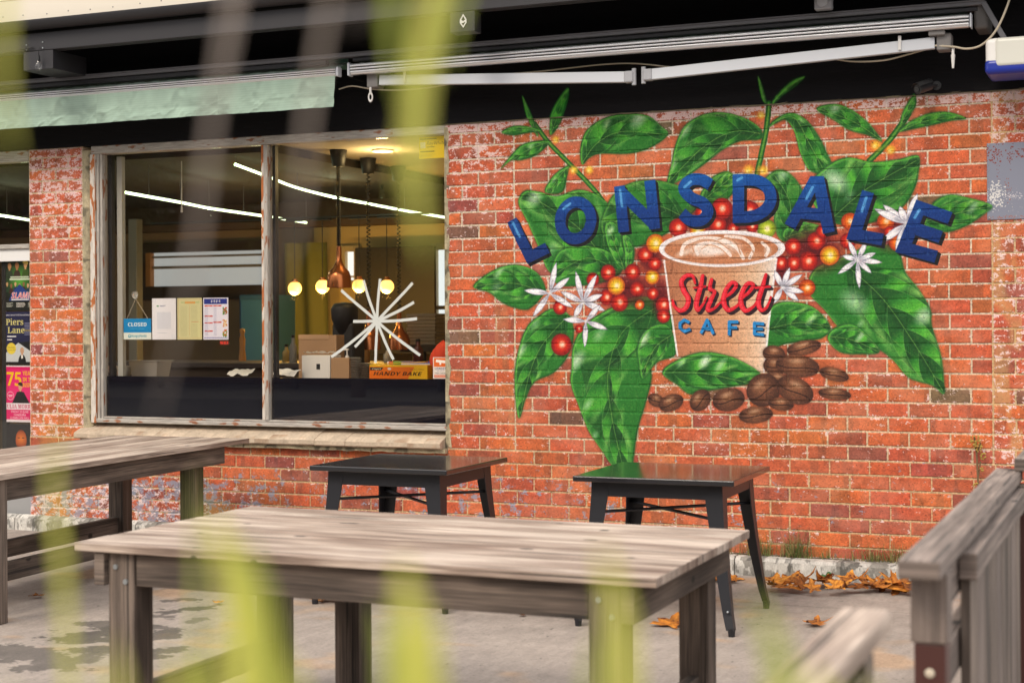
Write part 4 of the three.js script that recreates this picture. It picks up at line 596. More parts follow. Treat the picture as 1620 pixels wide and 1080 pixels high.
  const fig = (c, x, y, s, skin, cloth) => { c.fillStyle = cloth; c.beginPath(); c.moveTo(x - s * 1.5, y + s * 4); c.quadraticCurveTo(x - s * 1.4, y + s * 1.3, x, y + s * 1.2); c.quadraticCurveTo(x + s * 1.4, y + s * 1.3, x + s * 1.5, y + s * 4); c.fill(); c.fillStyle = skin; c.beginPath(); c.ellipse(x, y, s * .72, s, 0, 0, 7); c.fill(); c.fillRect(x - s * .3, y + s * .7, s * .6, s * .7); };
  sheet('poster', 'black and green wrestling show poster, topmost in the narrow window', 'poster', ...px(404, 491), 384, 512, (c, W, H) => { rect(c, '#0d1410', 0, 0, W, H); const g = c.createRadialGradient(190, 230, 20, 190, 230, 200); g.addColorStop(0, '#58a83c'); g.addColorStop(1, '#0d1a12'); c.fillStyle = g; c.fillRect(0, 50, W, 330); text(c, 'LIVE PRO WRESTLING', 20, 38, 'bold 30px sans-serif', '#e8ecec', 'left', 350);
    fig(c, 70, 100, 30, '#b98a62', '#2a3a2a'); fig(c, 160, 96, 32, '#a8744e', '#3a2a22'); fig(c, 262, 90, 30, '#d8a878', '#3c5a22'); c.fillStyle = '#dcc86a'; c.beginPath(); c.ellipse(262, 74, 34, 24, 0, Math.PI, 7); c.fill(); fig(c, 340, 104, 30, '#b88660', '#222'); rect(c, '#cfe0cf', 80, 196, 220, 12); rect(c, '#cfe0cf', 70, 214, 240, 16); for (let i = 0; i < 7; i++) fig(c, 40 + i * 50, 266 + (i % 2) * 14, 18, ['#c49a70', '#8f6444', '#d6ab84'][i % 3], ['#1c3a24', '#402018', '#223a5a'][i % 3]);
    c.fillStyle = '#1e3f8f'; c.beginPath(); c.moveTo(190, 268); c.lineTo(310, 360); c.lineTo(330, 420); c.lineTo(60, 420); c.lineTo(90, 356); c.fill(); text(c, 'SLAM!', 195, 398, 'italic bold 76px sans-serif', '#e4324e'); c.lineWidth = 3; c.strokeStyle = '#fff'; c.strokeText('SLAM!', 195, 398); rect(c, '#fff', 90, 406, 210, 9); rows(c, 30, 440, 90, 4, 11, '#cfd6cf', 4); rows(c, 150, 440, 110, 4, 11, '#e8e8e8', 5); rows(c, 290, 440, 70, 4, 11, '#cfd6cf', 4); }, GZ - .008, undefined);
  sheet('poster', 'dark blue concert poster with a pianist, middle of the narrow window', 'poster', ...px(493, 576), 384, 512, (c, W, H) => { rect(c, '#1a1e4a', 0, 0, W, H); text(c, 'Snow Concert Hall International Series', 20, 40, 'bold 22px sans-serif', '#d8dcec', 'left', 350); text(c, 'Piers', 24, 130, 'bold 84px serif', '#d9d489', 'left'); text(c, 'Lane', 44, 210, 'bold 84px serif', '#d9d489', 'left'); rect(c, '#e6e8f2', 40, 236, 110, 12); rect(c, '#e6e8f2', 40, 268, 60, 12); rows(c, 250, 110, 110, 9, 14, '#8f95bd', 5); rect(c, '#b9a95c', 250, 180, 110, 8);
    c.fillStyle = '#c9d2dc'; c.beginPath(); c.moveTo(0, 512); c.lineTo(0, 420); c.lineTo(180, 300); c.lineTo(384, 360); c.lineTo(384, 512); c.fill(); c.fillStyle = '#14161e'; c.beginPath(); c.moveTo(170, 300); c.lineTo(384, 420); c.lineTo(384, 340); c.lineTo(300, 290); c.fill(); fig(c, 220, 380, 32, '#caa184', '#12131a'); c.fillStyle = '#eee'; c.fillRect(208, 424, 22, 34); rect(c, '#12131a', 0, 490, W, 22); c.fillStyle = '#e6d34c'; c.beginPath(); c.arc(90, 360, 56, 0, 7); c.fill(); text(c, 'Thursday', 90, 356, '20px sans-serif', '#4c4418'); text(c, '15 June 2023', 90, 380, '18px sans-serif', '#4c4418'); });
  sheet('poster', 'magenta comedy show poster with yellow 75 lettering', 'poster', ...px(578, 668), 384, 560, (c, W, H) => { rect(c, '#e6e2ee', 0, 0, W, H); rect(c, '#d8146e', 8, 12, W - 16, 360); rect(c, '#e4247c', 60, 40, 280, 300); text(c, '75', 30, 200, 'bold 190px sans-serif', '#f0c81e', 'left', 190); for (const [s, y] of [['YEARS', 96], ['IN THE', 158], ['BUSINESS', 212]]) text(c, s, 228, y, 'bold 58px sans-serif', '#f0c81e', 'left', 150); fig(c, 200, 210, 34, '#d9a884', '#17141a'); c.fillStyle = '#3a2420'; c.beginPath(); c.ellipse(200, 190, 30, 26, 0, Math.PI, 7); c.fill(); c.fillStyle = '#17141a'; c.beginPath(); c.moveTo(100, 372); c.lineTo(160, 260); c.lineTo(240, 260); c.lineTo(310, 372); c.fill(); c.strokeStyle = '#f4e6ec'; c.lineWidth = 4; c.beginPath(); c.arc(80, 300, 40, 0, 7); c.stroke(); rect(c, '#f4e6ec', 54, 292, 52, 6); rect(c, '#f4e6ec', 58, 304, 44, 6); text(c, 'JULIA MORRIS', W / 2, 424, 'bold 54px serif', '#c2125e', 'center', 350); rect(c, '#d8146e', 8, 440, W - 16, 96); rect(c, '#d8146e', 8, 436, W - 16, 6); text(c, 'FRIDAY 23 JUNE', W / 2, 468, '30px sans-serif', '#f6e4ee'); text(c, 'CANBERRA', W / 2, 500, '30px sans-serif', '#f6e4ee'); text(c, 'LLEWELLYN HALL', W / 2, 530, '30px sans-serif', '#f6e4ee'); });
  sheet('poster', 'black poster with an orange lit face behind the bench table', 'poster', ...px(670, 735), 256, 300, (c, W, H) => { rect(c, '#141018', 0, 0, W, H); const g = c.createRadialGradient(140, 110, 10, 140, 110, 90); g.addColorStop(0, '#d87a2c'); g.addColorStop(.5, '#a44a18'); g.addColorStop(1, '#141018'); c.fillStyle = g; c.beginPath(); c.ellipse(140, 120, 44, 78, 0, 0, 7); c.fill(); c.fillStyle = '#2a1410'; c.fillRect(112, 100, 20, 6); c.fillRect(146, 100, 20, 6); });
  // closed sign on its string
  const q = A([193, 504], [237, 537]), cz = GZ - .014, cs = thing('closed_sign', 'blue and white CLOSED sign hanging on a string from a suction cup', 'sign', [(q[0] + q[1]) / 2, q[2], cz]);
  const [cv, c] = canvasOf(384, 288); rect(c, '#1689cc', 0, 0, 384, 288); rect(c, '#dfe9e6', 0, 192, 384, 96); text(c, 'CLOSED', 192, 106, 'bold 72px sans-serif', '#e6f2f6', 'center', 280); rect(c, '#4aa8dc', 84, 134, 60, 9); rect(c, '#4aa8dc', 152, 134, 44, 9); rect(c, '#4aa8dc', 204, 134, 88, 9); text(c, 'HungryPanda', 216, 254, 'bold 46px sans-serif', '#1a8fae', 'center', 210); c.fillStyle = '#1a8fae'; c.beginPath(); c.arc(86, 240, 22, 0, 7); c.fill(); c.fillStyle = '#dfe9e6'; c.beginPath(); c.arc(86, 236, 12, 0, 7); c.fill();
  part(cs, 'board', planarUV(rbox(q[0], q[1], q[2], q[3], cz - .002, cz + .002, .0018), [q[0], q[2], q[1] - q[0], q[3] - q[2]]), std({ map: canvasTex(cv), roughness: .35 }));
  const [hx, hy] = wallXY(214, 466, cz), cordM = std({ color: rgb(.45, .4, .32), roughness: .8 });
  part(cs, 'string', rod([q[0] + .03, q[3], cz], [hx, hy - .03, cz], .0022, 6), cordM); part(cs, 'string', rod([q[1] - .03, q[3], cz], [hx, hy - .03, cz], .0022, 6), cordM);
  const cup = part(cs, 'suction_cup', new THREE.SphereGeometry(.028, 20, 12, 0, 6.3, 0, 1.57).rotateX(-Math.PI / 2).scale(1, 1, .5).translate(hx, hy, GZ - .004), phys({ color: rgb(.8, .8, .78), roughness: .1, transmission: .6, thickness: 0 })); part(cup, 'hook', new THREE.TorusGeometry(.012, .003, 8, 16).translate(hx, hy - .02, cz), M.bolt);
  // star of tape over the crack in the glass
  const [sx, sy] = wallXY(597, 508, GZ), st = thing('tape_star', 'star of white tape strips over the cracked window pane', 'tape', [sx, sy, GZ]), tm = std({ color: rgb(.56, .58, .55), roughness: .6 }), c0 = [597, 508];
  [[539, 456], [574, 441], [600, 438], [654, 444], [658, 477], [663, 506], [557, 506], [523, 566], [562, 552], [597, 577], [625, 571], [667, 565]].forEach((p, i) => {
    const [tx, ty] = wallXY(...p, GZ), L = Math.hypot(tx - sx, ty - sy), a = Math.atan2(ty - sy, tx - sx), g = new THREE.BoxGeometry(L, .019, .0006, 14, 2, 1), q2 = g.attributes.position;
    for (let k = 0; k < q2.count; k++) { const u = q2.getX(k) / L + .5; q2.setY(k, q2.getY(k) + .010 * Math.sin(u * 2.4 + i) * u - (q2.getY(k) > 0 ? 0 : 0) + rr(-.0008, .0008)); }
    g.computeVertexNormals(); part(st, 'tape_strip', g.translate(L / 2 - .012, 0, 0).rotateZ(a).translate(sx, sy, GZ + .0045 + i * .0007), tm);
  });
}
// ------------------------------------------------------------------ the room behind the glass
{
  const brown = std({ color: rgb(.05, .035, .022), roughness: .7 }), dim = std({ color: rgb(.26, .185, .11), roughness: .85 }), tan = std({ color: rgb(.55, .42, .2), roughness: .8 });
  const RX0 = -8.4, RX1 = -.3, RZ = -4.3;
  struct('room_floor', box(RX0, RX1, -.1, 0, RZ, -.26), std({ color: rgb(.12, .1, .085), roughness: .6 }), 'dark floor inside the cafe');
  struct('room_ceiling', box(-1.95, RX1, 2.8, 2.9, RZ, -.24), std({ color: rgb(.55, .48, .36), roughness: .9 }), 'beige plaster ceiling inside the cafe');
  struct('room_ceiling', box(RX0, -1.951, 2.74, 2.9, RZ, -.24), std({ color: rgb(.032, .023, .016), roughness: .9 }), 'dark timber ceiling inside the cafe');
  struct('room_wall', box(RX0, RX1, 0, 2.9, RZ - .1, RZ), dim, 'back wall of the cafe room');
  struct('room_wall', box(RX1, RX1 + .05, 0, 2.9, RZ, -.251), std({ color: rgb(.35, .3, .22), roughness: .9 }), 'side wall of the cafe room behind the mural');
  struct('room_wall', box(RX0 - .05, RX0, 0, 2.9, RZ, -.11), brown, 'far side wall of the cafe room');
  struct('room_wall', box(-3.32, PL, 0, .8, -.26, -.12), brown, 'inner face of the wall under the window');
  const bw = (px0, py0, px1, py1, z) => { const [a, t] = wallXY(px0, py0, z), [b, u] = wallXY(px1, py1, z); return [a, b, u, t]; };
  // back wall upper part and cornice
  { const t = thing('bulkhead', 'dark timber bulkhead with a brown cornice across the back of the room', 'bulkhead', [-3, 2.5, RZ]); part(t, 'panel', box(RX0, RX1, 2.56, 2.739, RZ, RZ + .14), brown); part(t, 'cornice', rbox(RX0, RX1, 2.485, 2.558, RZ, RZ + .16, .01), std({ color: rgb(.11, .07, .04), roughness: .6 })); }
  struct('wall_lining', box(-3.95, RX1, 1.0, 2.484, RZ, RZ + .02), tan, 'yellowish painted back wall');
  { const [a, b, u, v] = bw(228, 400, 413, 450, RZ + .1), t = thing('back_window', 'long narrow back window with a dark frame and timber edge', 'window', [(a + b) / 2, u, RZ]);
    part(t, 'frame', merge([rbox(a - .14, b + .1, v, v + .1, RZ, RZ + .09, .008), rbox(a - .14, b + .1, u - .14, u, RZ, RZ + .09, .008), rbox(a - .14, a, u, v, RZ, RZ + .09, .008), rbox(b, b + .1, u, v, RZ, RZ + .09, .008)]), brown);
    part(t, 'timber_edge', rbox(a, a + .06, u, v, RZ, RZ + .085, .004), std({ color: rgb(.4, .2, .07), roughness: .6 }));
    part(t, 'window_pane', box(a + .062, b, u, v, RZ + .01, RZ + .02), std({ color: rgb(.3, .31, .3), roughness: .3, emissive: rgb(.55, .6, .62), emissiveIntensity: .34 }));
    part(t, 'glazing_bar', merge([rbox(a + .062, b, lerp(u, v, .52), lerp(u, v, .60), RZ + .02, RZ + .05, .004), rbox(a + .062, b, lerp(u, v, .84), lerp(u, v, .9), RZ + .02, RZ + .05, .004)]), std({ color: rgb(.25, .22, .18), roughness: .6 })); }
  for (const [q, lab] of [[[546, 398, 560, 443], 'small bright back window beside the copper heat lamp'], [[690, 395, 704, 500], 'tall bright back window at the edge of the mural pier']]) {
    const [a, b, u, v] = bw(...q, RZ + .08), t = thing('back_window', lab, 'window', [a, u, RZ]); part(t, 'window_pane', box(a, b, u, v, RZ + .021, RZ + .03), std({ color: rgb(.5, .52, .52), emissive: rgb(.62, .7, .74), emissiveIntensity: .8, roughness: .3 }));
    part(t, 'frame', merge([rbox(a - .06, a, u - .06, v + .06, RZ + .02, RZ + .09, .006), rbox(b, b + .06, u - .06, v + .06, RZ + .02, RZ + .09, .006), rbox(a, b, v, v + .06, RZ + .02, RZ + .09, .006), rbox(a, b, u - .06, u, RZ + .02, RZ + .09, .006), rbox(a, b, lerp(u, v, .1), lerp(u, v, .16), RZ + .031, RZ + .07, .004)]), std({ color: rgb(.5, .4, .24), roughness: .6 })); }
  { const [a, b, u, v] = bw(561, 392, 688, 560, -4.0); single('menu_board', 'large dark menu board hanging at the back of the room', 'board', rbox(a, b, u, v, -4.04, -4.0, .006), std({ color: rgb(.022, .017, .012), roughness: .6 })); }
  { const [a, b, u, v] = bw(452, 385, 518, 560, -3.9); single('wall_hanging', 'dark olive cloth hanging behind the globe lamps', 'hanging', (() => { const g = new THREE.BoxGeometry(b - a, v - u, .02, 40, 6, 1), p = g.attributes.position; for (let i = 0; i < p.count; i++) p.setZ(i, p.getZ(i) + .03 * Math.sin(p.getX(i) * 26 + p.getY(i))); g.computeVertexNormals(); return g.translate((a + b) / 2, (u + v) / 2, -3.9); })(), std({ color: rgb(.13, .13, .03), roughness: .8 })); }
  { const [a, b, u, v] = bw(377, 466, 411, 572, -3.4), t = thing('blue_fridge', 'blue display fridge against the back wall beside the mullion', 'fridge', [a, 0, -3.6]); part(t, 'cabinet', rbox(a, b + .1, 0, v, -3.9, -3.4, .02), std({ color: rgb(.03, .10, .20), roughness: .4 })); part(t, 'door', rbox(a + .03, b + .07, .3, v - .05, -3.4, -3.385, .01), std({ color: rgb(.05, .16, .30), roughness: .25 })); }
  { const [a, b, u, v] = bw(202, 395, 216, 470, -3.2); single('door_frame', 'pale grey upright door frame behind the suction cup', 'frame', rbox(a, b, 0, v + .3, -3.3, -3.2, .01), std({ color: rgb(.3, .29, .26), roughness: .7 })); }
  { const t = thing('pepper_mill', 'tall timber pepper mill standing behind the mullion', 'mill', [0, 0, 0]); const [x, y] = wallXY(383, 571, -1.6); t.position.set(x, y, -1.6); t.children.length; part(t, 'mill', lathe([[.001, .27], [.02, .262], [.024, .24], [.015, .215], [.026, .18], [.022, .1], [.03, .03], [.03, 0]], x, y, -1.6), std({ color: rgb(.45, .2, .04), roughness: .4 })); }
  // counter behind the glass
  { const t = thing('counter', 'dark counter running along inside the shop window', 'counter', [-1.9, 0, -.5]); part(t, 'top', rbox(-3.3, PL - .05, 1.085, 1.12, -.72, -.2, .005), std({ color: rgb(.035, .028, .03), roughness: .35 })); part(t, 'front', box(-3.3, PL - .05, 0, 1.084, -.7, -.62), brown); part(t, 'back', box(-3.3, PL - .05, .8, 1.084, -.24, -.2), brown); }
  { const t = thing('kitchen_bench', 'long kitchen bench further inside the room', 'bench', [-2.6, 0, -2.2]); part(t, 'top', rbox(-4.6, -1.2, 1.16, 1.2, -2.5, -1.6, .006), std({ color: rgb(.06, .05, .05), roughness: .4 })); part(t, 'base', box(-4.55, -1.25, 0, 1.159, -2.45, -1.65), brown); }
  // things on the counter
  const CY = 1.1205, at = (px, z) => wallXY(px, 585, z)[0], card = std({ color: rgb(.36, .22, .12), roughness: .85 });
  { const z = -.34, x0 = at(584, z), x1 = at(676, z), [, yt] = wallXY(610, 577, z), b = thing('foil_box', 'orange and yellow HANDY BAKE box standing behind the glass', 'box', [(x0 + x1) / 2, CY, z]);
    const [cv, c] = canvasOf(768, 320); c.fillStyle = '#e8731a'; c.fillRect(0, 0, 768, 320); c.fillStyle = '#eab61e'; c.fillRect(0, 0, 768, 40); c.beginPath(); c.moveTo(600, 40); c.lineTo(768, 40); c.lineTo(768, 320); c.lineTo(500, 320); c.fill(); c.fillStyle = '#e8a020'; c.fillRect(150, 0, 50, 60); c.fillStyle = '#23231f'; c.beginPath(); c.moveTo(10, 50); c.lineTo(190, 50); c.lineTo(160, 112); c.lineTo(10, 112); c.fill(); c.fillStyle = '#ead9c0'; c.font = 'italic bold 44px serif'; c.fillText('Capri', 34, 96, 120); c.fillStyle = '#e6e0d6'; c.beginPath(); c.arc(268, 80, 24, 0, 7); c.fill(); c.fillStyle = '#8a6f12'; c.font = 'bold 30px sans-serif'; c.fillText('40cm x 120m', 540, 100, 190); c.fillStyle = '#241a12'; c.font = 'italic bold 104px sans-serif'; c.fillText('HANDY BAKE', 44, 214, 660);
    part(b, 'carton', planarUV(rbox(x0, x1, CY, yt, z - .09, z, .003), [x0, CY, x1 - x0, yt - CY]), std({ map: canvasTex(cv), roughness: .4 }));
    part(b, 'lid_flap', bar([x0 + .01, yt + .004, z - .02], [x1 - .03, yt + .02, z - .05], .05, .006), std({ color: rgb(.75, .45, .03), roughness: .5 })); }
  { const z = -.46, x0 = at(612, z), x1 = at(690, z), [, yt] = wallXY(650, 572, z), b = thing('wrap_box', 'white cling wrap box lying upside down behind the orange box', 'box', [(x0 + x1) / 2, CY, z]);
    const [cv, c] = canvasOf(512, 96); c.fillStyle = '#d8d6e0'; c.fillRect(0, 0, 512, 96); c.fillStyle = '#3a9a3a'; c.fillRect(60, 0, 90, 96); c.fillStyle = '#c83c28'; c.fillRect(20, 0, 44, 96); c.fillStyle = '#3a3f9a'; c.fillRect(150, 0, 362, 20); c.save(); c.translate(330, 56); c.rotate(Math.PI); c.font = 'bold 46px sans-serif'; c.textAlign = 'center'; c.fillStyle = '#2c3192'; c.fillText('CLING WRAP', 0, 14); c.restore();
    part(b, 'carton', planarUV(rbox(x0, x1, yt - .05, yt, z - .06, z, .003), [x0, yt - .05, x1 - x0, .05]), std({ map: canvasTex(cv), roughness: .4 })); part(b, 'stand_carton', box(x0 + .01, x1 - .01, CY, yt - .051, z - .055, z - .01), card); }
  const boxOn = (name, label, cat, p0, p1, top, z, dz, mat, parts) => { const x0 = at(p0, z), x1 = at(p1, z), [, yt] = wallXY((p0 + p1) / 2, top, z), b = thing(name, label, cat, [(x0 + x1) / 2, CY, z]); part(b, 'body', rbox(x0, x1, CY, yt, z - dz, z, .004), mat); parts && parts(b, x0, x1, yt, z); return b; };
  boxOn('paper_bag', 'brown paper carrier bag behind the white carton', 'bag', 472, 532, 530, -.56, .12, card, (b, x0, x1, yt, z) => { part(b, 'fold', rbox(x0 + .002, x1 - .06, yt - .03, yt + .004, z, z + .004, .002), std({ color: rgb(.44, .28, .16), roughness: .85 })); });
  boxOn('carton', 'white carton with a torn plastic cover on the counter', 'box', 477, 522, 562, -.36, .16, M.white, (b, x0, x1, yt, z) => { const g = new THREE.PlaneGeometry(x1 - x0 + .01, .1, 14, 5), p = g.attributes.position; for (let i = 0; i < p.count; i++) p.setXYZ(i, p.getX(i) + (x0 + x1) / 2, yt + .012 + .02 * rnd(), z - .06 + p.getY(i)); g.computeVertexNormals(); part(b, 'plastic_cover', g, phys({ color: rgb(.9, .9, .9), transmission: .7, thickness: 0, roughness: .3, side: THREE.DoubleSide })); part(b, 'print', box(x0 + .12, x0 + .15, yt - .1, yt - .06, z, z + .001), M.black); });
  boxOn('carton', 'small brown carton beside the stacked plates', 'box', 523, 552, 566, -.34, .1, card);
  for (const [p, n, top, lab] of [[562, 14, 565, 'taller stack of grey plates behind the glass'], [574, 9, 574, 'lower stack of grey plates next to the orange box']]) { const z = -.4 - (p > 570 ? .06 : 0), x = at(p, z), [, yt] = wallXY(p, top, z), t = thing('plate_stack', lab, 'plates', [x, CY, z]), h = (yt - CY) / n; for (let i = 0; i < n; i++) part(t, 'plate', lathe([[.001, h * .3], [.03, h * .2], [.042, h * .55], [.045, h * .8], [.043, h * .86], [.028, h * .5], [.001, h * .5]], x + rr(-.002, .002), CY + i * h, z, 22), std({ color: rgb(.34, .31, .27), roughness: .4 })); }
  { const z = -.5, x = at(549, z), [, y] = wallXY(549, 562, z), t = thing('soap_pump', 'white soap pump bottle behind the plates', 'bottle', [x, CY, z]); part(t, 'bottle', lathe([[.001, 0], [.03, 0], [.032, .01], [.032, y - CY - .04], [.012, y - CY - .01], [.012, y - CY]], x, CY, z), M.white); part(t, 'pump', merge([cyl(x, y, z, .005, .005, .04, 10), rbox(x - .035, x + .012, y + .035, y + .048, z - .01, z + .01, .004)]), M.white); }
  { const z = -.5, x0 = at(684, z), x1 = at(707, z), [, yt] = wallXY(690, 544, z), g = new THREE.SphereGeometry(1, 28, 20), p = g.attributes.position; for (let i = 0; i < p.count; i++) { const n = fbm(p.getX(i) * 3 + 5, p.getY(i) * 3 + p.getZ(i) * 2, 3); p.setXYZ(i, p.getX(i) * (.8 + .5 * n), p.getY(i) * (.8 + .5 * n), p.getZ(i)); } g.scale((x1 - x0) * .75, (yt - CY) * .52, .1); g.computeVertexNormals(); single('red_cloth', 'crumpled orange red cloth beside the window edge', 'cloth', g.translate((x0 + x1) / 2 + .03, (yt + CY) / 2, z), std({ color: rgb(.62, .05, .015), roughness: .8 })); }
  { const z = -.38, x0 = at(207, z), x1 = at(255, z), [, yt] = wallXY(230, 570, z), t = thing('plastic_tub', 'translucent plastic tub on the counter behind the glass', 'tub', [(x0 + x1) / 2, CY, z]), m = phys({ color: rgb(.62, .6, .58), transmission: .5, thickness: 0, roughness: .45, side: THREE.DoubleSide }); const g = new THREE.CylinderGeometry(.5, .42, 1, 4, 1, true, Math.PI / 4).scale((x1 - x0) * 1.35, yt - CY, .26).translate((x0 + x1) / 2, (yt + CY) / 2, z - .05); part(t, 'tub', flat(g), m); part(t, 'rim', merge([rbox(x0 - .02, x1 + .02, yt - .008, yt, z + .035, z + .05, .003), rbox(x0 - .02, x0 - .005, yt - .008, yt, z - .13, z + .034, .003), rbox(x1 + .005, x1 + .02, yt - .008, yt, z - .13, z + .034, .003)]), m); }
  { const z = -.4, x0 = at(174, z), x1 = at(206, z), [, yt] = wallXY(190, 579, z), t = thing('white_bowl', 'shallow white bowl beside the plastic tub', 'bowl', [(x0 + x1) / 2, CY, z]); const r = (x1 - x0) * .55; part(t, 'bowl', lathe([[.001, 0], [r * .6, 0], [r * .95, (yt - CY) * .7], [r, yt - CY], [r * .97, yt - CY], [r * .9, (yt - CY) * .7], [.001, .01]], (x0 + x1) / 2, CY, z), M.white); }
  for (const [p, q, lab, rot] of [[365, 398, 'crumpled white receipt paper left of the mullion', .1], [434, 470, 'torn white paper right of the mullion', -.1]]) { const z = -.28, x0 = at(p, z), x1 = at(q, z), g = new THREE.PlaneGeometry(x1 - x0, .12, 10, 6).rotateX(-1.2), pa = g.attributes.position; for (let i = 0; i < pa.count; i++) pa.setY(i, pa.getY(i) + .045 * (fbm(pa.getX(i) * 22 + p, pa.getZ(i) * 22, 2) - .3)); const nf = flat(g); single('loose_paper', lab, 'paper', nf.translate((x0 + x1) / 2, CY + .045, z), std({ color: rgb(.72, .74, .74), roughness: .8, side: THREE.DoubleSide })); }
  { const z = -1.1, x = wallXY(545, 500, z)[0], [, y] = wallXY(545, 505, z), t = thing('coffee_grinder', 'black coffee grinder silhouette behind the tape star', 'grinder', [x, 1.121, z]); part(t, 'body', rbox(x - .09, x + .1, 1.0, y - .02, z - .15, z + .05, .03, 4), M.black); part(t, 'hopper', lathe([[.001, -.12], [.05, -.12], [.1, 0], [.105, .08], [.08, .12], [.001, .13]], x, y, z), M.black); part(t, 'base', rbox(x - .12, x + .13, .9, 1.02, z - .2, z + .1, .02), M.black); }
  { const z = -2.2, [a, b, u, v] = bw(642, 495, 690, 545, z), t = thing('lid_stack', 'stack of pale takeaway lids on the kitchen bench', 'stack', [(a + b) / 2, u, z]); for (let i = 0; i < 9; i++) part(t, 'lid', rbox(a + rr(0, .015), b + rr(-.015, 0), u + (v - u) * i / 9, u + (v - u) * (i + .8) / 9, z - .25, z, .004), std({ color: rgb(.26, .22, .17), roughness: .6 })); part(t, 'shelf', rbox(a - .05, b + .05, u - .06, u - .001, z - .3, z + .02, .006), brown); part(t, 'bracket', box(a, a + .05, 1.2, u - .061, z - .28, z - .2), brown); }
  { const cols = [[.05, .09, .03], [.3, .16, .05], [.5, .45, .36], [.12, .03, .02], [.04, .05, .06], [.42, .3, .1], [.25, .25, .24]]; // bottles and jars along the kitchen bench
    for (let i = 5; i < 11; i++) { const z = -1.75 - .12 * (i % 3), x = -4.3 + i * .27 + .06 * (i % 2), h = .1 + .13 * hash(i, 4), r = .028 + .02 * hash(i, 8), t = thing('bottle', ['dark green', 'amber', 'cream', 'dark red', 'black', 'mustard', 'grey'][i % 7] + (h > .17 ? ' tall' : ' short') + ' bottle standing on the kitchen bench', 'bottle', [x, 1.2, z], 'bottles on the kitchen bench'); part(t, 'body', lathe([[.001, 0], [r, 0], [r, h * .65], [r * .45, h * .82], [r * .42, h]], x, 1.2, z, 18), std({ color: rgb(...cols[i % 7]), roughness: .25 })); part(t, 'cap', cyl(x, 1.2 + h, z, r * .48, r * .46, .022, 14), M.black); } }
  // lamps: copper heat lamps on coiled cords, amber globes, a ceiling light, light tubes
  const copper = std({ color: rgb(.55, .2, .08), roughness: .25, metalness: .9 });
  [[535, 237, -.82, 400, 455], [582, 250, -1.41, 470, 0], [630, 263, -2.06, 480, 0]].forEach(([px, py, z, ct, cb], i) => {
    const [x] = wallXY(px, py, z), top = 2.8, yb = i === 0 ? wallXY(px, cb, z)[1] : wallXY(px, 553, z)[1], yt = yb + .235, t = thing('heat_lamp', ['copper heat lamp on a black coiled cord close to the glass', 'copper heat lamp on a coiled cord, second along the ceiling', 'copper heat lamp on a coiled cord, deepest in the room'][i], 'lamp', [x, yb, z]);
    part(t, 'ceiling_cup', lathe([[.001, -.12], [.045, -.12], [.065, 0], [.001, 0]], x, top - .001, z), M.black);
    const pts = [], turns = i ? 34 : 46, n = turns * 8; for (let k = 0; k <= n; k++) { const a = k / 8 * Math.PI * 2, u = k / n; pts.push([x + Math.cos(a) * .014, lerp(2.68, yt + .06, u), z + Math.sin(a) * .014]); }
    part(t, 'coiled_cord', tube(pts, .0045, n * 1, 5), M.black);
    part(t, 'neck', cyl(x, yt, z, .02, .018, .07, 16), copper);
    part(t, 'shade', lathe([[.018, .235], [.022, .2], [.045, .15], [.075, .12], [.088, .08], [.092, 0], [.087, 0], [.083, .078], [.07, .114], [.04, .145], [.018, .19]], x, yb, z), copper);
  });
  const amber = new THREE.Color(1, .56, .12);
  [[466, 456], [510, 453], [568, 452], [612, 453]].forEach(([px, py], i) => {
    const z = -2.9, [x, y] = wallXY(px, py, z), t = thing('globe_lamp', ['glowing amber globe lamp right of the mullion', 'glowing amber globe lamp beside the copper heat lamp', 'glowing amber globe lamp behind the upper tape strip', 'glowing amber globe lamp between two upper tape strips'][i], 'lamp', [x, y, z]);
    part(t, 'globe', new THREE.SphereGeometry(.062, 24, 16).translate(x, y, z), std({ color: rgb(.9, .7, .4), emissive: amber, emissiveIntensity: i === 2 ? .7 : 1.5, roughness: .3 }));
    part(t, 'cap', cyl(x, y + .055, z, .03, .022, .03, 16), copper); part(t, 'cord', rod([x, y + .08, z], [x, 2.45, z], .004, 6), M.black);
    part(t, 'ceiling_plate', rod([x - .09, 2.455, z], [x + .09, 2.455, z], .012, 8), M.black);
    const l = new THREE.PointLight(amber, .85); l.name = 'globe_light'; l.position.set(x, y - .08, z + .03); l.shadow.radius = 2; l.castShadow = true; scene.add(l);
  });
  single('lamp_track', 'black rail carrying the amber globe lamps', 'rail', rbox(-4.9, -2.0, 2.468, 2.483, -2.92, -2.88, .003), M.black);
  { const z = -.95, [x] = wallXY(605, 227, z), t = thing('ceiling_light', 'round yellow ceiling light glowing above the heat lamps', 'lamp', [x, 2.8, z]); part(t, 'rim', lathe([[.075, 0], [.085, -.006], [.075, -.014], [.06, -.012], [.06, 0]], x, 2.799, z), M.white); part(t, 'bulb', new THREE.CylinderGeometry(.058, .058, .006, 24).translate(x, 2.793, z), std({ color: rgb(.9, .8, .5), emissive: new THREE.Color(1, .72, .25), emissiveIntensity: 4, roughness: .4 })); const l = new THREE.PointLight(new THREE.Color(1, .74, .34), .5); l.name = 'ceiling_light_source'; l.position.set(x, 2.68, z); l.shadow.radius = 3; l.castShadow = true; scene.add(l); }
  const tubeM = std({ color: rgb(.8, .9, .75), emissive: new THREE.Color(.78, 1, .62), emissiveIntensity: 2.6, roughness: .5 });
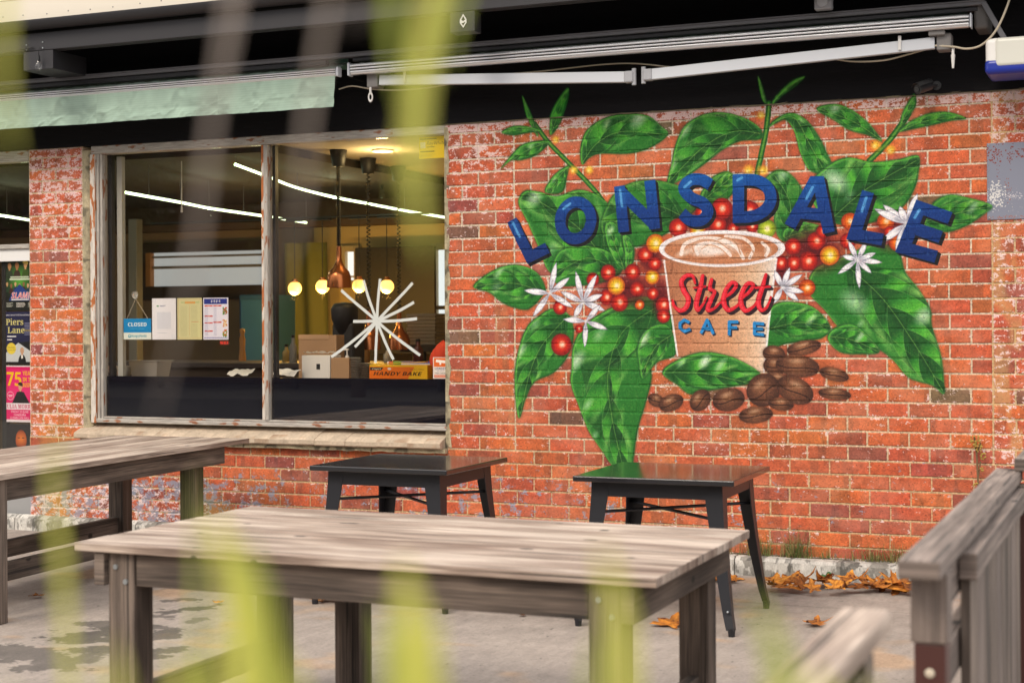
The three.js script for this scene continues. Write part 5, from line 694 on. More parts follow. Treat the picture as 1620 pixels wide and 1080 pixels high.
  const strip = (label, pts, yy0) => { const P3 = pts.map(([px, py], ip) => { const y = Array.isArray(yy0) ? lerp(yy0[0], yy0[1], ip / (pts.length - 1)) : yy0; const X = px - SV.cx, Y = SV.cy - py, x = (X * SV.c + Y * SV.s) / SV.f, yy = (-X * SV.s + Y * SV.c) / SV.f, t = (y - EYE.y) / yy; return [EYE.x + (-SV.st + SV.ct * x) * t, y, EYE.z - (SV.ct + SV.st * x) * t]; }).filter((p) => p[2] < -.2 && p[2] > -4.2); const t = thing('light_tube', label, 'light', P3[0]); part(t, 'tube', tube(P3, .011, 60, 8), tubeM); part(t, 'hanger', merge(P3.map((p) => rod([p[0], p[1] + .01, p[2]], [p[0], 2.74, p[2]], .0025, 5))), M.rail); const mid = P3[P3.length >> 1], l = new THREE.PointLight(new THREE.Color(.85, 1, .7), .22); l.name = 'tube_light'; l.position.set(mid[0], mid[1] - .06, mid[2]); l.castShadow = true; scene.add(l); return t; };
  strip('glowing light tube running above the CLOSED sign into the room', [[196, 304], [235, 311], [285, 320], [330, 329], [385, 337], [440, 345], [484, 352]], 2.5);
  strip('glowing light tube running behind the heat lamp cords', [[372, 260], [420, 278], [470, 297], [530, 312], [582, 322], [640, 333], [705, 344]], [2.68, 2.5]);
  strip('short glowing light tube seen through the poster window', [[-60, 333], [-20, 338], [10, 342], [46, 348]], 2.48);
  for (let i = 0; i < 3; i++) { const z = -1.2 - i * .8, [x, y] = wallXY([254, 286, 604][i], [256, 290, 305][i], z); const t = thing('festoon_bulb', ['unlit clear bulb hanging behind the upper left of the window', 'unlit clear bulb above the light tube near the white cord', 'unlit clear bulb hanging between the heat lamp cords'][i], 'bulb', [x, y, z]); part(t, 'bulb', lathe([[.001, -.05], [.02, -.04], [.026, -.02], [.02, 0], [.012, .016], [.012, .03]], x, y, z, 16), phys({ color: rgb(.9, .88, .9), transmission: 1, thickness: 0, roughness: .02 })); part(t, 'socket', cyl(x, y + .03, z, .014, .012, .04, 12), M.black); part(t, 'cord', rod([x, y + .07, z], [x, 2.74, z], .003, 5), M.black); }
  { const z = -.5, [x, y] = wallXY(287, 332, z); const t = thing('pull_cord', 'white pull cord hanging in front of the light tube', 'cord', [x, y, z]); part(t, 'cord', rod([x, y + .02, z], [x, 2.74, z], .004, 6), M.white); part(t, 'toggle', lathe([[.001, 0], [.009, .004], [.006, .04], [.001, .044]], x, y - .02, z, 12), M.white); }
}

// ------------------------------------------------------------------ weathered timber
const wood = (pale, sd) => pixelTex(1024, 1024, (i, j) => {                   // 2 m along the grain, 1 m across
  const x = i / 512, y = j / 1024, wx = y + .012 * fbm(x * 1.5 + sd, y * 6, 2), g = fbm(x * 2.2 + sd, wx * 90, 3), f = fbm(x * 9, wx * 420 + sd, 2), blot = fbm(x * 1.6 + 8 + sd, y * 9 + sd, 4), blot2 = fbm(x * 4 + 50, y * 16 + sd, 3), crack = sstep(.72, .8, fbm(x * 1.4 + 20 + sd, wx * 150 + 9, 2));
  const t = clamp((pale === 1 ? .6 : .5) + 1.45 * (blot - .5) + .7 * (blot2 - .5) + .3 * (g - .5) + .35 * (f - .5));
  const [a, b] = { 1: [[98, 79, 68], [176, 161, 148]], 2: [[80, 69, 63], [132, 119, 111]], 0: [[58, 49, 43], [114, 101, 91]] }[pale]; const s = (.72 + .3 * g + .34 * f) * (1 - .5 * crack);
  let kn = 0; for (let n = 0; n < 7; n++) { const kx = hash(n, sd) * 2, ky = hash(sd, n + 9), r = Math.hypot((x - kx) * .6, y - ky) / (.008 + .01 * hash(n, n + sd)); kn = Math.max(kn, sstep(1.3, .6, r + .3 * (g - .5))); }
  return a.map((v, q) => lerp(v, b[q], t) * s * (1 - .55 * kn));
});
const mk = (t) => { t.repeat.set(.5, 1); t.wrapS = t.wrapT = THREE.MirroredRepeatWrapping; return t; };
const woodPale = std({ map: mk(wood(1, 3)), roughness: .75, bumpMap: bumpTile, bumpScale: .0012 }), woodPale2 = std({ map: mk(wood(1, 41)), roughness: .75, bumpMap: bumpTile, bumpScale: .0012 }), woodMid = std({ map: mk(wood(2, 23)), roughness: .8, bumpMap: bumpTile, bumpScale: .0015 }), woodDark = std({ map: mk(wood(0, 11)), roughness: .8, bumpMap: bumpTile, bumpScale: .0015 });
let wo = 0; const wuv = (g, along) => { wo += .377; return metreUV(g, along, wo * 1.3, wo); };
function timberTable(label, pos, Lx, Lz, h, grain, o) {  // o.ix, o.iz: how far the legs stand in from the edges; o.near: the same in x for the front pair                       // centre at pos, top Lx by Lz
  const t = thing('timber_table', label, 'table', [0, 0, 0], 'weathered timber tables'), x0 = -Lx / 2, x1 = Lx / 2, z0 = -Lz / 2, z1 = Lz / 2, th = .03, n = o.planks;
  for (let i = 0; i < n; i++) {
    if (grain === 'x') { const a = lerp(z0, z1, i / n), b = lerp(z0, z1, (i + 1) / n) - .0016; part(t, 'plank', wuv(rbox(x0 + rr(0, .003), x1 - rr(0, .003), h - th + rr(-.0005, .0008), h + rr(-.0008, .0008), a, b, .003), 'x'), i % 2 ? woodPale2 : woodPale); }
    else { const a = lerp(x0, x1, i / n), b = lerp(x0, x1, (i + 1) / n) - .0016; part(t, 'plank', wuv(rbox(a, b, h - th, h + rr(-.0008, .0008), z0 + rr(0, .003), z1 - rr(0, .003), .003), 'z'), i % 2 ? woodPale : woodPale2); }
  }
  const lw = .11, ix = o.ix, iz = o.iz, ya = h - th - .002;
  for (const sx of [-1, 1]) for (const sz of [-1, 1]) {
    const cx = sx * (Lx / 2 - (sz > 0 ? o.near ?? ix : ix) - lw / 2), cz = sz * (Lz / 2 - iz - lw / 2), leg = part(t, 'leg', wuv(rbox(cx - lw / 2, cx + lw / 2, 0, ya, cz - lw / 2, cz + lw / 2, .005), 'y'), woodDark);
    for (const [bx, by] of [[-.022, -.05], [.02, -.1]]) part(leg, 'bolt', new THREE.CylinderGeometry(.009, .01, .006, 12).rotateX(Math.PI / 2).translate(cx + bx, ya + by, cz + sz * (lw / 2 + .002)), M.bolt);
  }
  const fx = Lx / 2 - ix, fz = Lz / 2 - iz;
  for (const s of [-1, 1]) {
    part(t, 'apron', wuv(rbox(-fx + lw + .002, fx - lw - .002, ya - .115, ya - .001, s * (fz - .03) - .022, s * (fz - .03) + .022, .004), 'x'), woodDark);
    part(t, 'apron', wuv(rbox(s * (fx + .024 + (o.near !== undefined ? .1 : 0)) - .022, s * (fx + .024 + (o.near !== undefined ? .1 : 0)) + .022, ya - .115, ya - .001, -fz - .02, fz + .02 - (o.near !== undefined ? .13 : 0), .004), 'z'), woodDark);
    part(t, 'stretcher', wuv(grain === 'x' ? rbox(s * (fx - lw / 2) - .022, s * (fx - lw / 2) + .022, .14, .235, -fz + lw, fz - lw, .004) : rbox(s * (fx - lw / 2) - .022, s * (fx - lw / 2) + .022, .16, .26, -fz + lw, fz - lw, .004), 'z'), woodDark);
  }
  if (o.middle) part(t, 'leg', wuv(rbox(o.middle - lw / 2, o.middle + lw / 2, 0, ya, z0 + .04, z0 + .04 + lw, .005), 'y'), woodDark);
  t.position.set(...pos); t.rotation.y = o.turn || 0; return t;
}
timberTable('weathered grey timber table standing in front of the two black cafe tables', [1.387, 0, 4.17], 2.14, 1.14, .75, 'x', { planks: 5, ix: .12, iz: .035, middle: -.53 });
timberTable('weathered timber table end-on to the window sill, beside the posters', [-2.125, 0, 1.9], 1.05, 2.8, .765, 'z', { planks: 4, ix: .2, near: .03, iz: .25, turn: .057 });

// ------------------------------------------------------------------ black metal cafe tables
function cafeTable(label) {
  const t = thing('cafe_table', label, 'table', [0, 0, 0], 'black metal cafe tables'), h = .75, R = .41;
  part(t, 'tabletop', rbox(-R, R, h - .028, h, -R, R, .006, 3), M.tableBlack);
  const q = .335; part(t, 'skirt', merge([rbox(-q, q, h - .105, h - .029, q - .006, q, .002), rbox(-q, q, h - .105, h - .029, -q, -q + .006, .002), rbox(q - .006, q, h - .105, h - .029, -q + .007, q - .007, .002), rbox(-q, -q + .006, h - .105, h - .029, -q + .007, q - .007, .002)]), M.legBlack);
  for (const sx of [-1, 1]) for (const sz of [-1, 1]) {                       // folded sheet leg: two flanges that taper and splay
    const rings = [], N = 10;
    for (let i = 0; i <= N; i++) { const u = i / N, y = lerp(h - .03, .03, u), out = .335 + .068 * Math.pow(u, 1.5) + (u > .9 ? .004 : 0), w = lerp(.098, .04, Math.pow(u, .8)), th = .006; const cx = sx * out, cz = sz * out; rings.push([[cx, y, cz], [cx - sx * w, y, cz], [cx - sx * w, y, cz - sz * th], [cx - sx * th, y, cz - sz * th], [cx - sx * th, y, cz - sz * w], [cx, y, cz - sz * w]]); }
    const v = []; for (let i = 0; i < N; i++) for (let k = 0; k < 6; k++) { const a = rings[i][k], b = rings[i][(k + 1) % 6], c = rings[i + 1][(k + 1) % 6], d = rings[i + 1][k]; sx * sz > 0 ? v.push(...a, ...c, ...b, ...a, ...d, ...c) : v.push(...a, ...b, ...c, ...a, ...c, ...d); }
    const g = new THREE.BufferGeometry(); g.setAttribute('position', new THREE.Float32BufferAttribute(v, 3)); g.computeVertexNormals(); g.setAttribute('uv', new THREE.Float32BufferAttribute(new Float32Array(v.length / 3 * 2), 2));
    const leg = part(t, 'leg', g, M.legBlack); const fx = sx * .39, fz = sz * .39; part(leg, 'foot', new THREE.CylinderGeometry(.02, .016, .04, 12).translate(fx, .02, fz), M.legBlack); part(leg, 'rivet', new THREE.SphereGeometry(.006, 8, 6).translate(sx * .375, .12, sz * (.405)), M.bolt);
  }
  part(t, 'cross_brace', rod([-.338, .545, -.338], [.338, .545, .338], .0085, 10), M.legBlack); part(t, 'cross_brace', rod([-.338, .563, .338], [.338, .563, -.338], .0085, 10), M.legBlack);
  return t;
}
const ct = cafeTable('square black metal cafe table standing below the window sill corner'); ct.position.set(.015, 0, 1.49);
const ct2 = copyOf(ct, [1.545, 0, 1.53], .02, 'square black metal cafe table standing below the painted coffee cup');

// ------------------------------------------------------------------ timber fence on the right
{
  const red = std({ color: rgb(.06, .018, .014), roughness: .5 });
  const f = thing('timber_fence', 'weathered timber fence with a flat handrail and vertical palings', 'fence', [3.38, 0, 4.7]);
  part(f, 'handrail', wuv(rbox(3.315, 3.405, .958, 1.0, 3.55, 5.76, .006), 'z'), woodMid);
  { const p = part(f, 'post', wuv(rbox(3.325, 3.405, .80, .957, 5.55, 5.64, .005), 'y'), woodMid); part(p, 'steel_stirrup', rbox(3.332, 3.40, 0, .799, 5.555, 5.635, .004), red); part(p, 'bolt', new THREE.SphereGeometry(.011, 10, 8).scale(1, 1, .5).translate(3.366, .735, 5.637), M.string); }
  { const p = part(f, 'post', wuv(rbox(3.37, 3.46, .62, .957, 3.6, 3.69, .005), 'y'), woodDark); part(p, 'steel_stirrup', rbox(3.375, 3.455, 0, .86, 3.605, 3.72, .004), red); }
  part(f, 'top_rail', wuv(rbox(3.345, 3.383, .845, .945, 3.7, 5.547, .004), 'z'), woodMid);
  part(f, 'under_rail', wuv(rbox(3.386, 3.43, .885, .95, 3.7, 5.27, .004), 'z'), woodMid);
  part(f, 'lower_rail', wuv(rbox(3.345, 3.383, .66, .76, 3.7, 5.552, .004), 'z'), woodMid);
  for (let i = 0; i < 9; i++) { const z = 5.25 - i * .165; part(f, 'paling', wuv(rbox(3.388, 3.412, .06 + rr(-.01, .01), .884, z - .157, z, .003), 'y'), i % 3 === 1 ? woodMid : woodDark); }
  const f2 = thing('timber_fence', 'higher weathered fence section beside the grey metal panel', 'fence', [3.42, 0, 2.6]);
  part(f2, 'handrail', wuv(rbox(3.385, 3.50, 1.0, 1.045, 1.7, 3.66, .006), 'z'), woodMid);
  part(f2, 'post', wuv(rbox(3.42, 3.50, 0, .999, 3.5, 3.58, .005), 'y'), woodDark); part(f2, 'post', wuv(rbox(3.42, 3.50, 0, .999, 1.75, 1.83, .005), 'y'), woodDark);
  for (let i = 0; i < 8; i++) part(f2, 'paling', wuv(rbox(3.43, 3.455, .06, .98, 1.87 + i * .19, 2.03 + i * .19, .003), 'y'), woodDark);
  const f3 = thing('timber_fence', 'pale blurred fence end with a rounded flat rail across the gate gap', 'fence', [3.36, 0, 7]);
  part(f3, 'handrail', wuv(rbox(3.305, 3.395, .958, 1.0, 6.33, 7.75, .012, 3), 'z'), woodPale2); part(f3, 'post', wuv(rbox(3.31, 3.39, 0, .957, 6.5, 6.58, .005), 'y'), woodDark); part(f3, 'post', wuv(rbox(3.31, 3.39, 0, .957, 7.6, 7.68, .005), 'y'), woodDark); part(f3, 'top_rail', wuv(rbox(3.35, 3.39, .84, .94, 6.6, 7.58, .004), 'z'), woodDark);
}

// ------------------------------------------------------------------ fallen leaves, grass, wall weed
{
  const lobes0 = []; for (let i = 0; i <= 60; i++) { const a = i / 60 * Math.PI * 2 - Math.PI / 2, u = (a + Math.PI / 2) / (Math.PI * 2), l = Math.abs(Math.sin(u * Math.PI * 5)); const r = (i % 3 === 1 ? .93 : 1) * (.42 + .58 * Math.pow(1 - Math.abs(((u * 5) % 1) - .5) * 2, 1.3) * (u > .08 && u < .92 ? 1 : .3)); lobes0.push([Math.cos(a) * r, Math.sin(a) * r * 1.05]); }
  const leafGeo = (size, curl, sd) => { const lobes = lobes0.map((p, i) => { const a = Math.atan2(p[1], p[0]), f = .8 + .4 * vnoise(Math.cos(a) * 1.6 + sd * 3, Math.sin(a) * 1.6 + sd) + .1 * (hash(i, sd * 10 | 0) - .5); return [p[0] * f, p[1] * f * (.8 + .5 * hash(sd * 7 | 0, 3))]; }); lobes[60] = lobes[0]; const sh = new THREE.Shape(lobes.map((p) => new THREE.Vector2(p[0] * size, p[1] * size))), g0 = new THREE.ShapeGeometry(sh), rings = [], v = []; for (let k = 0; k < 60; k++) { const a = lobes[k], b = lobes[k + 1]; for (let q = 0; q < 3; q++) { const s0 = q / 3, s1 = (q + 1) / 3, A = [a[0] * s0, a[1] * s0], B = [b[0] * s0, b[1] * s0], C = [b[0] * s1, b[1] * s1], D = [a[0] * s1, a[1] * s1]; for (const p of q ? [A, D, C, A, C, B] : [A, D, C]) { const r2 = p[0] * p[0] + p[1] * p[1], h = curl * (.45 * Math.abs(p[0]) + r2 * .3 * (1 + .6 * Math.sin(sd + p[0] * 4)) + .35 * Math.sin(p[0] * 5 + sd) * p[1]) + .12 * (fbm(p[0] * 4 + sd, p[1] * 4, 2) - .5); v.push(p[0] * size, Math.abs(h) * size * .55 + .002, p[1] * size * (1 - .25 * curl * p[1] * p[1])); } } } const g = new THREE.BufferGeometry(); g.setAttribute('position', new THREE.Float32BufferAttribute(v, 3)); const m = g; m.computeVertexNormals(); const uv = new Float32Array(v.length / 3 * 2); for (let i = 0; i < v.length / 3; i++) { uv[i * 2] = v[i * 3] / size * .5 + .5; uv[i * 2 + 1] = v[i * 3 + 2] / size * .5 + .5; } g.setAttribute('uv', new THREE.BufferAttribute(uv, 2)); return g; };
  const lt = pixelTex(128, 128, (i, j) => { const x = i / 64 - 1, y = j / 64 - 1, a = Math.atan2(y, x), v = Math.pow(Math.abs(Math.sin(a * 2.5 + .785)), 24), n = fbm(i / 14, j / 14, 3), d = sstep(.56, .74, fbm(i / 18 + 5, j / 18, 3)); return [214, 140, 52].map((c, q) => (c * (.68 + .5 * n) + v * [26, 26, 14][q]) * (1 - [.45, .6, .5][q] * d)); });
  const mats = [[.76, .66, .52], [.56, .46, .38], [.36, .27, .23], [.86, .82, .7], [.22, .16, .14]].map((c) => std({ map: lt, color: rgb(...c), roughness: .8, side: THREE.DoubleSide }));
  const geos = []; for (let i = 0; i < 12; i++) geos.push(leafGeo(.085, rr(.35, 1.15), i * 1.7));
  const put = (px, py, lab, grp, s, y, mi) => { const X = px - SV.cx, Y = SV.cy - py, x = (X * SV.c + Y * SV.s) / SV.f, yy = (-X * SV.s + Y * SV.c) / SV.f, t = (y - EYE.y) / yy, tone = mi ?? Math.floor(rnd() * 4), m = single('fallen_leaf', lab.replace('TONE', ['bright orange', 'dull orange', 'dark brown', 'golden yellow', 'blackish brown'][tone]), 'leaf', geos[Math.floor(rnd() * 12)], mats[tone], grp); m.position.set(EYE.x + (-SV.st + SV.ct * x) * t, y, EYE.z - (SV.ct + SV.st * x) * t); m.rotation.set(rr(-.2, .55) * (grp ? 1 : .3), rnd() * 6.3, rr(-.4, .4) * (grp ? 1 : .3)); m.scale.setScalar(s); };
  for (let i = 0; i < 27; i++) { const u = (i + rnd()) / 27; put(lerp(1216, 1458, u), 934 - 18 * rnd() * (1 - Math.abs(u - .45) * .8) - 4 * (1 - u), 'TONE curled leaf in the drift against the kerb', 'fallen leaves drifted against the kerb', rr(.8, 1.25), .025 + .03 * rnd()); }
  put(1063, 986, 'single orange leaf on the concrete beside the front table leg', undefined, 1.25, .012, 0);
  put(1294, 986, 'single brown leaf lying alone on the open concrete', undefined, .95, .012, 1);
  for (const [x, y, s] of [[1136, 914, .9], [1150, 918, 1], [1160, 914, .8]]) put(x, y, 'TONE leaf on the ground behind the black table leg', 'leaves behind the black table leg', s, .014);
  for (const [x, y] of [[515, 947], [528, 949], [538, 946]]) put(x, y, 'pale orange leaf on the ground behind the front table', 'leaves under the first cafe table', .95, .014, 3);
  put(58, 943, 'small brown leaf on the concrete behind the end-on table', undefined, .8, .012, 1);
  put(345, 953, 'tiny yellow leaf on the concrete near the wet stains', undefined, .4, .01, 3);
  put(826, 972, 'tiny dark brown leaf curled on the concrete', undefined, .35, .01, 4);

  // grass along the wall on the kerb: blades nobody could count
  const blade = new THREE.BufferGeometry(); { const v = [], n = 5; for (let i = 0; i < n; i++) { const a = i / n, b = (i + 1) / n, w = (t) => .0022 * (1 - t * .9), c = (t) => [.35 * t * t, t]; const [ax, ay] = c(a), [bx, by] = c(b); v.push(ax, ay, -w(a), ax, ay, w(a), bx, by, w(b), ax, ay, -w(a), bx, by, w(b), bx, by, -w(b)); } blade.setAttribute('position', new THREE.Float32BufferAttribute(v, 3)); blade.computeVertexNormals(); }
  const gp = []; for (const [cx, n, spread, hh] of [[1.62, 130, .09, .10], [1.84, 190, .08, .13], [1.95, 60, .1, .05], [2.3, 110, .12, .08], [2.5, 150, .12, .09], [2.72, 120, .1, .12], [2.1, 60, .2, .04], [2.9, 80, .1, .09], [1.4, 60, .1, .05], [.6, 60, .5, .04], [-1, 80, .9, .03]]) for (let i = 0; i < n; i++) gp.push([cx + (rnd() + rnd() - 1) * spread * 1.4, hh * rr(.6, 1.7)]);
  const im = new THREE.InstancedMesh(blade, std({ color: 0xffffff, roughness: .8, side: THREE.DoubleSide }), gp.length), mt = new THREE.Matrix4(), qq = new THREE.Quaternion();
  gp.forEach(([x, h], i) => { qq.setFromEuler(new THREE.Euler(rr(-.6, .7), rnd() * 6.3, rr(-.5, .5))); mt.compose(new THREE.Vector3(x, .104, .012 + rnd() * .05), qq, new THREE.Vector3(h, h, 1)); im.setMatrixAt(i, mt); const g = rnd(); im.setColorAt(i, g < .45 ? rgb(.10, .15, .03) : g < .8 ? rgb(.30, .24, .09) : rgb(.20, .14, .06)); });
  im.name = 'grass'; im.castShadow = im.receiveShadow = true; tag(im, 'tufts of dry and green grass growing on the kerb at the wall foot', 'grass', undefined, 'stuff'); scene.add(im);
  // soil and litter on the kerb
  { const g = new THREE.PlaneGeometry(1.8, .07, 120, 8).rotateX(-Math.PI / 2), p = g.attributes.position; for (let i = 0; i < p.count; i++) { const x = p.getX(i), z = p.getZ(i), e = 1 - Math.abs(z) / .035; p.setY(i, .022 * fbm(x * 14, z * 40, 3) * e - .004); } g.computeVertexNormals(); const m = single('soil', 'strip of dark soil and dry litter on the kerb below the mural', 'soil', g.translate(2.2, .106, .036), std({ color: rgb(.10, .07, .045), roughness: 1 }), undefined, 'stuff'); }
  // weed stem with seed heads on the wall at the right
  const wp = (px, py, z) => { const [x, y] = wallXY(px, py, z); return [x, y, z]; }, wd = thing('wall_weed', 'dry brown weed stem with yellow seed heads against the right of the mural wall', 'weed', wp(1548, 790, .03));
  part(wd, 'stem', merge([tube([wp(1552, 800, .03), wp(1548, 760, .04), wp(1546, 720, .03), wp(1542, 690, .03)], .006, 24, 6), tube([wp(1548, 760, .035), wp(1552, 730, .05)], .004, 10, 5), tube([wp(1546, 720, .035), wp(1552, 700, .05)], .004, 10, 5)]), std({ color: rgb(.16, .10, .05), roughness: .9 }));
  const sd = []; for (const [x, y, n, r] of [[1545, 698, 46, 9], [1556, 722, 14, 5], [1552, 742, 10, 4], [1544, 765, 8, 4], [1547, 708, 24, 6]]) for (let i = 0; i < n; i++) { const c = wp(x + rr(-r, r), y + rr(-r, r), rr(.03, .06)); sd.push(new THREE.IcosahedronGeometry(rr(.003, .007), 0).translate(...c)); } part(wd, 'seed_heads', merge(sd), std({ color: rgb(.38, .26, .06), roughness: .9 }));
  { const wp2 = wp(1312, 912, .2), t = thing('weed_sprig', 'tiny green sprig growing among the leaf drift', 'weed', wp2); const g = new THREE.SphereGeometry(.02, 10, 8).scale(1, 1.5, .2); part(t, 'leaf', g.clone().translate(...wp2), std({ color: rgb(.04, .12, .04), roughness: .7 })); part(t, 'leaf', g.clone().rotateZ(1).translate(wp2[0] - .025, wp2[1] - .012, wp2[2]), std({ color: rgb(.05, .14, .04), roughness: .7 })); }
}

// ------------------------------------------------------------------ foliage close to the camera, in front of the patio
{
  const lime = phys({ color: rgb(.58, .58, .10), roughness: .7, transmission: .35, thickness: 0, side: THREE.DoubleSide }), olive = phys({ color: rgb(.34, .40, .05), roughness: .7, transmission: .3, thickness: 0, side: THREE.DoubleSide }), dry = std({ color: rgb(.24, .2, .18), roughness: .9 }), dryLeaf = std({ color: rgb(.30, .25, .22), roughness: .9, side: THREE.DoubleSide });
  const at = (px, py, d) => { const X = (px - SV.cx) / SV.f * d, Y = (SV.cy - py) / SV.f * d; return [EYE.x - SV.st * d + SV.ct * X, EYE.y + Y, EYE.z - SV.ct * d - SV.st * X]; };
  function blade(pts, w) {                                                    // a long folded leaf along a curve; w: greatest width in metres
    const c = new THREE.CatmullRomCurve3(pts.map(V)), n = 26, v = [], side = new THREE.Vector3(SV.ct, 0, -SV.st), nor = new THREE.Vector3(SV.st, 0, SV.ct), row = (t) => { const p = c.getPoint(t), k = w / 2 * Math.pow(Math.sin(Math.PI * clamp(.06 + .94 * t)), .65) * (t > .97 ? .3 : 1), f = .25 * k; return [p.clone().addScaledVector(side, -k).addScaledVector(nor, f), p, p.clone().addScaledVector(side, k).addScaledVector(nor, f)]; };
    for (let i = 0; i < n; i++) { const a = row(i / n), b = row((i + 1) / n); for (let q = 0; q < 2; q++) v.push(...a[q], ...a[q + 1], ...b[q + 1], ...a[q], ...b[q + 1], ...b[q]); }
    const g = new THREE.BufferGeometry(); g.setAttribute('position', new THREE.Float32BufferAttribute(v, 3)); g.computeVertexNormals(); return g;
  }
  const plant = (label, d, root, blades, stems) => {                          // leaf widths are given as survey pixels at the plant's distance
    const base = at(root, 540, d); base[1] = 0; const t = thing('strap_plant', label, 'plant', base, 'plants in front of the patio');
    for (const [pts, w, m] of blades) part(t, 'leaf', blade(pts.map((p) => at(p[0], p[1], p[2] ?? d)), w * .78 * d / SV.f), [lime, olive, dryLeaf][m || 0]);
    for (const [pts, r] of stems || []) part(t, 'stem', tube(pts.map((p) => at(p[0], p[1], p[2] ?? d)), r, 30, 8), dry);
    return t;
  };
  plant('tall lime green strap plant whose drooping leaf hangs before the shop window', .56, -420, [
    [[[900, -520], [800, -360], [726, -180], [688, 0], [664, 150], [660, 300], [676, 420]], 50],
    [[[900, -520], [790, -340], [680, -220], [630, -60], [622, 40], [640, 170]], 34, 1],
    [[[900, -520], [860, -340], [790, -180], [742, -40], [716, 50], [704, 120]], 24, 1],
    [[[900, -520], [840, -340], [760, -180], [700, -60], [662, 60], [640, 230], [632, 330]], 18],
    [[[900, -520], [640, -360], [400, -200], [366, 0], [336, 200], [304, 420], [236, 690]].map((p) => [p[0], p[1], .62]), 18, 2],
    [[[900, -520], [600, -360], [420, -200], [384, -20], [372, 60], [350, 160]].map((p) => [p[0], p[1], .7]), 12, 2],
    [[[900, -520], [700, -360], [550, -200], [522, 0], [490, 180], [474, 330], [426, 480]].map((p) => [p[0], p[1], .62]), 18, 2],
    [[[900, -520], [700, -380], [600, -240], [575, -60], [560, 60]].map((p) => [p[0], p[1], .7]), 16, 2]], [[[[-420, 5200], [-420, 2200], [-420, 600], [-300, -620], [300, -760], [900, -520]], .004]]);
  plant('lime green strap plant rising in front of the weathered table', .55, 380, [
    [[[600, 1900], [628, 1400], [650, 1140], [652, 1010], [634, 880]], 96], [[[560, 1900], [596, 1300], [618, 1100], [600, 950]], 44, 1], [[[740, 1900], [716, 1300], [690, 1120], [682, 960]], 34],
    [[[440, 1900], [420, 1300], [398, 1080], [376, 930], [330, 800]], 90], [[[430, 1900], [436, 1300], [428, 1080], [412, 950], [386, 850]], 50, 1], [[[330, 1700, .7], [325, 1300, .7], [312, 1060, .7], [306, 900, .7], [310, 730, .7]], 20, 1], [[[240, 1900], [262, 1300], [284, 1120], [276, 1010]], 48], [[[360, 1900], [350, 1300], [338, 1110], [346, 980]], 30],
    [[[560, 1700], [520, 1300], [480, 1120], [448, 1030]], 30]]);
  plant('yellowish strap plant at the poster window side', .5, 60, [
    [[[60, -500], [24, -200], [2, 0], [4, 120], [22, 260]], 28], [[[130, 1900, .66], [118, 1300, .66], [96, 900, .66], [82, 760, .66], [98, 620, .66]], 30], [[[130, 1900], [160, 1300], [182, 1120], [170, 1010]], 44], [[[40, 1900], [40, 1400], [30, 1160], [4, 1080]], 40, 1]]);
  plant('lime green strap plant rising beside the gate gap rail', .54, 1180, [
    [[[1020, 1900], [1000, 1300], [984, 1090], [974, 960], [950, 860]], 58], [[[1260, 1900], [1252, 1300], [1240, 1100], [1222, 1020], [1190, 940]], 56, 1], [[[1360, 1900], [1350, 1350], [1320, 1150], [1280, 1060]], 70], [[[900, 1900], [915, 1300], [930, 1100], [948, 990]], 30, 1], [[[1450, 1900], [1420, 1320], [1380, 1150], [1366, 1080]], 46], [[[1180, 1900], [1190, 1300], [1204, 1130], [1236, 1040]], 26]]);
  const soil = struct('planting_bed', box(-1, 6, -.09, .02, 8.21, 8.75), std({ color: rgb(.07, .05, .035), roughness: 1 }), 'planting bed between the patio and the street');
}
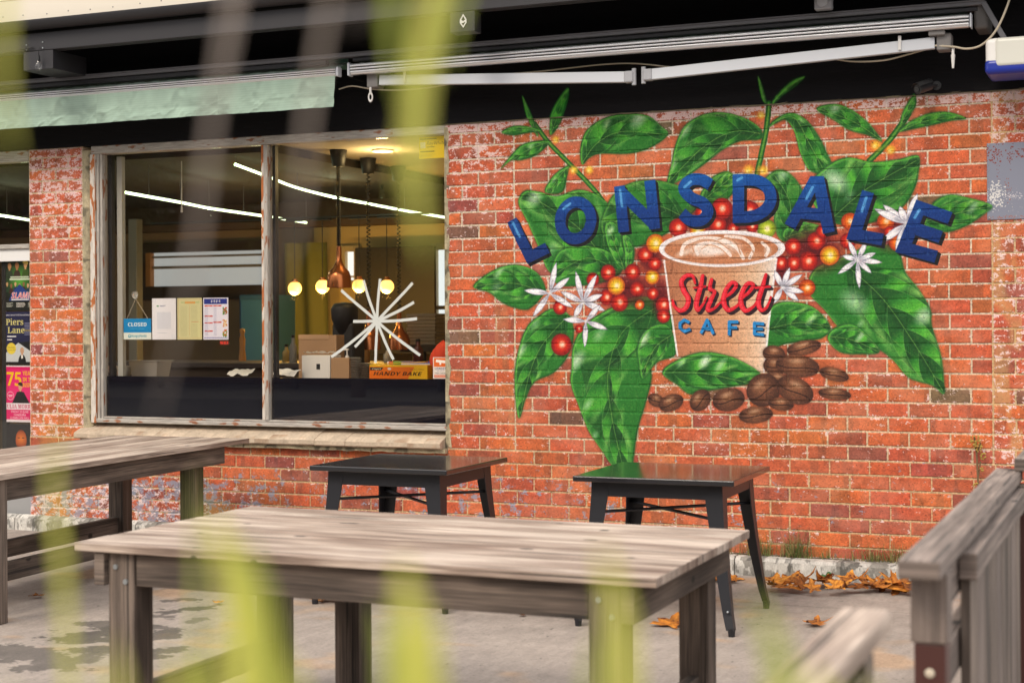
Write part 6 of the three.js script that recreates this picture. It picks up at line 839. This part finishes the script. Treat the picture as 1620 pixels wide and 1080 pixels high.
// ------------------------------------------------------------------ across the street, mirrored in the shop window
{
  const b = thing('shop_row', 'dark brick shop row with a verandah across the street', 'building', [-14, 0, 27]);
  const brickM = std({ color: rgb(.085, .05, .036), roughness: .9 }), dk = std({ color: rgb(.02, .02, .022), roughness: .4 }), trim = std({ color: rgb(.2, .18, .15), roughness: .8 });
  part(b, 'wall', box(-46, 10, -.1, 8.5, 27, 35), brickM); part(b, 'parapet', box(-46.2, 10.2, 8.5, 9.1, 26.8, 35.2), trim); part(b, 'verandah', rbox(-46, 10, 3.3, 3.6, 23.6, 26.99, .02), dk);
  for (let x = -44; x < 9; x += 4) { part(b, 'verandah_post', rbox(x, x + .12, -.1, 3.29, 23.8, 23.92, .01), dk); part(b, 'shopfront', box(x + .3, x + 3.6, .4, 2.9, 26.9, 26.995), dk); const w = part(b, 'window', box(x + .9, x + 2.3, 4.8, 6.8, 26.93, 26.995), dk); part(w, 'sill', box(x + .8, x + 2.4, 4.68, 4.79, 26.85, 26.995), trim); }
  const leafG = new THREE.BufferGeometry(); leafG.setAttribute('position', new THREE.Float32BufferAttribute([-.5, 0, 0, 0, -.2, .1, .5, 0, 0, -.5, 0, 0, .5, 0, 0, 0, .35, .1], 3)); leafG.computeVertexNormals();
  const lm = std({ color: rgb(.05, .065, .025), roughness: .8, side: THREE.DoubleSide }), bark = std({ color: rgb(.08, .06, .045), roughness: .95 });
  [[-27, 20.6, 7.5], [-19.5, 20.2, 8.4], [-12.5, 20.8, 7.2], [-5, 20.4, 8]].forEach(([x, z, h], i) => {
    const t = thing('street_tree', ['broad street tree furthest along the verandah', 'tallest street tree before the shop row', 'short street tree before the shop row', 'street tree opposite the shop window'][i], 'tree', [x, -.1, z], 'trees across the street');
    part(t, 'trunk', merge([tube([[x, -.1, z], [x + .1, h * .2, z], [x, h * .42, z + .05]], .17, 14, 9), ...[0, 1, 2, 3, 4].map((k) => { const a = k * 1.26 + i; return tube([[x, h * (.3 + .03 * k), z], [x + Math.cos(a) * h * .12, h * .5, z + Math.sin(a) * h * .12], [x + Math.cos(a) * h * .22, h * .72, z + Math.sin(a) * h * .2]], .06, 10, 6); })]), bark);
    const N = 5200, im = new THREE.InstancedMesh(leafG, lm, N), mt = new THREE.Matrix4(), q = new THREE.Quaternion(), blobs = []; for (let k = 0; k < 26; k++) { const a = rnd() * 6.3, r = h * .3 * Math.sqrt(rnd()); blobs.push([x + Math.cos(a) * r, h * rr(.42, .98), z + Math.sin(a) * r, h * rr(.07, .15)]); }
    for (let k = 0; k < N; k++) { const bl = blobs[k % 26]; q.setFromEuler(new THREE.Euler(rnd() * 6, rnd() * 6, rnd() * 6)); const s2 = rr(.14, .3), th = rnd() * 6.3, ph = Math.acos(2 * rnd() - 1), R = bl[3] * Math.cbrt(rnd()); mt.compose(new THREE.Vector3(bl[0] + R * Math.sin(ph) * Math.cos(th) - x, bl[1] + R * Math.cos(ph) + .1, bl[2] + R * Math.sin(ph) * Math.sin(th) - z), q, new THREE.Vector3(s2, s2, s2)); im.setMatrixAt(k, mt); }
    im.name = 'crown'; im.userData.kind = 'stuff'; im.castShadow = im.receiveShadow = true; t.add(im);
  });
}
renderer.render(scene, camera);
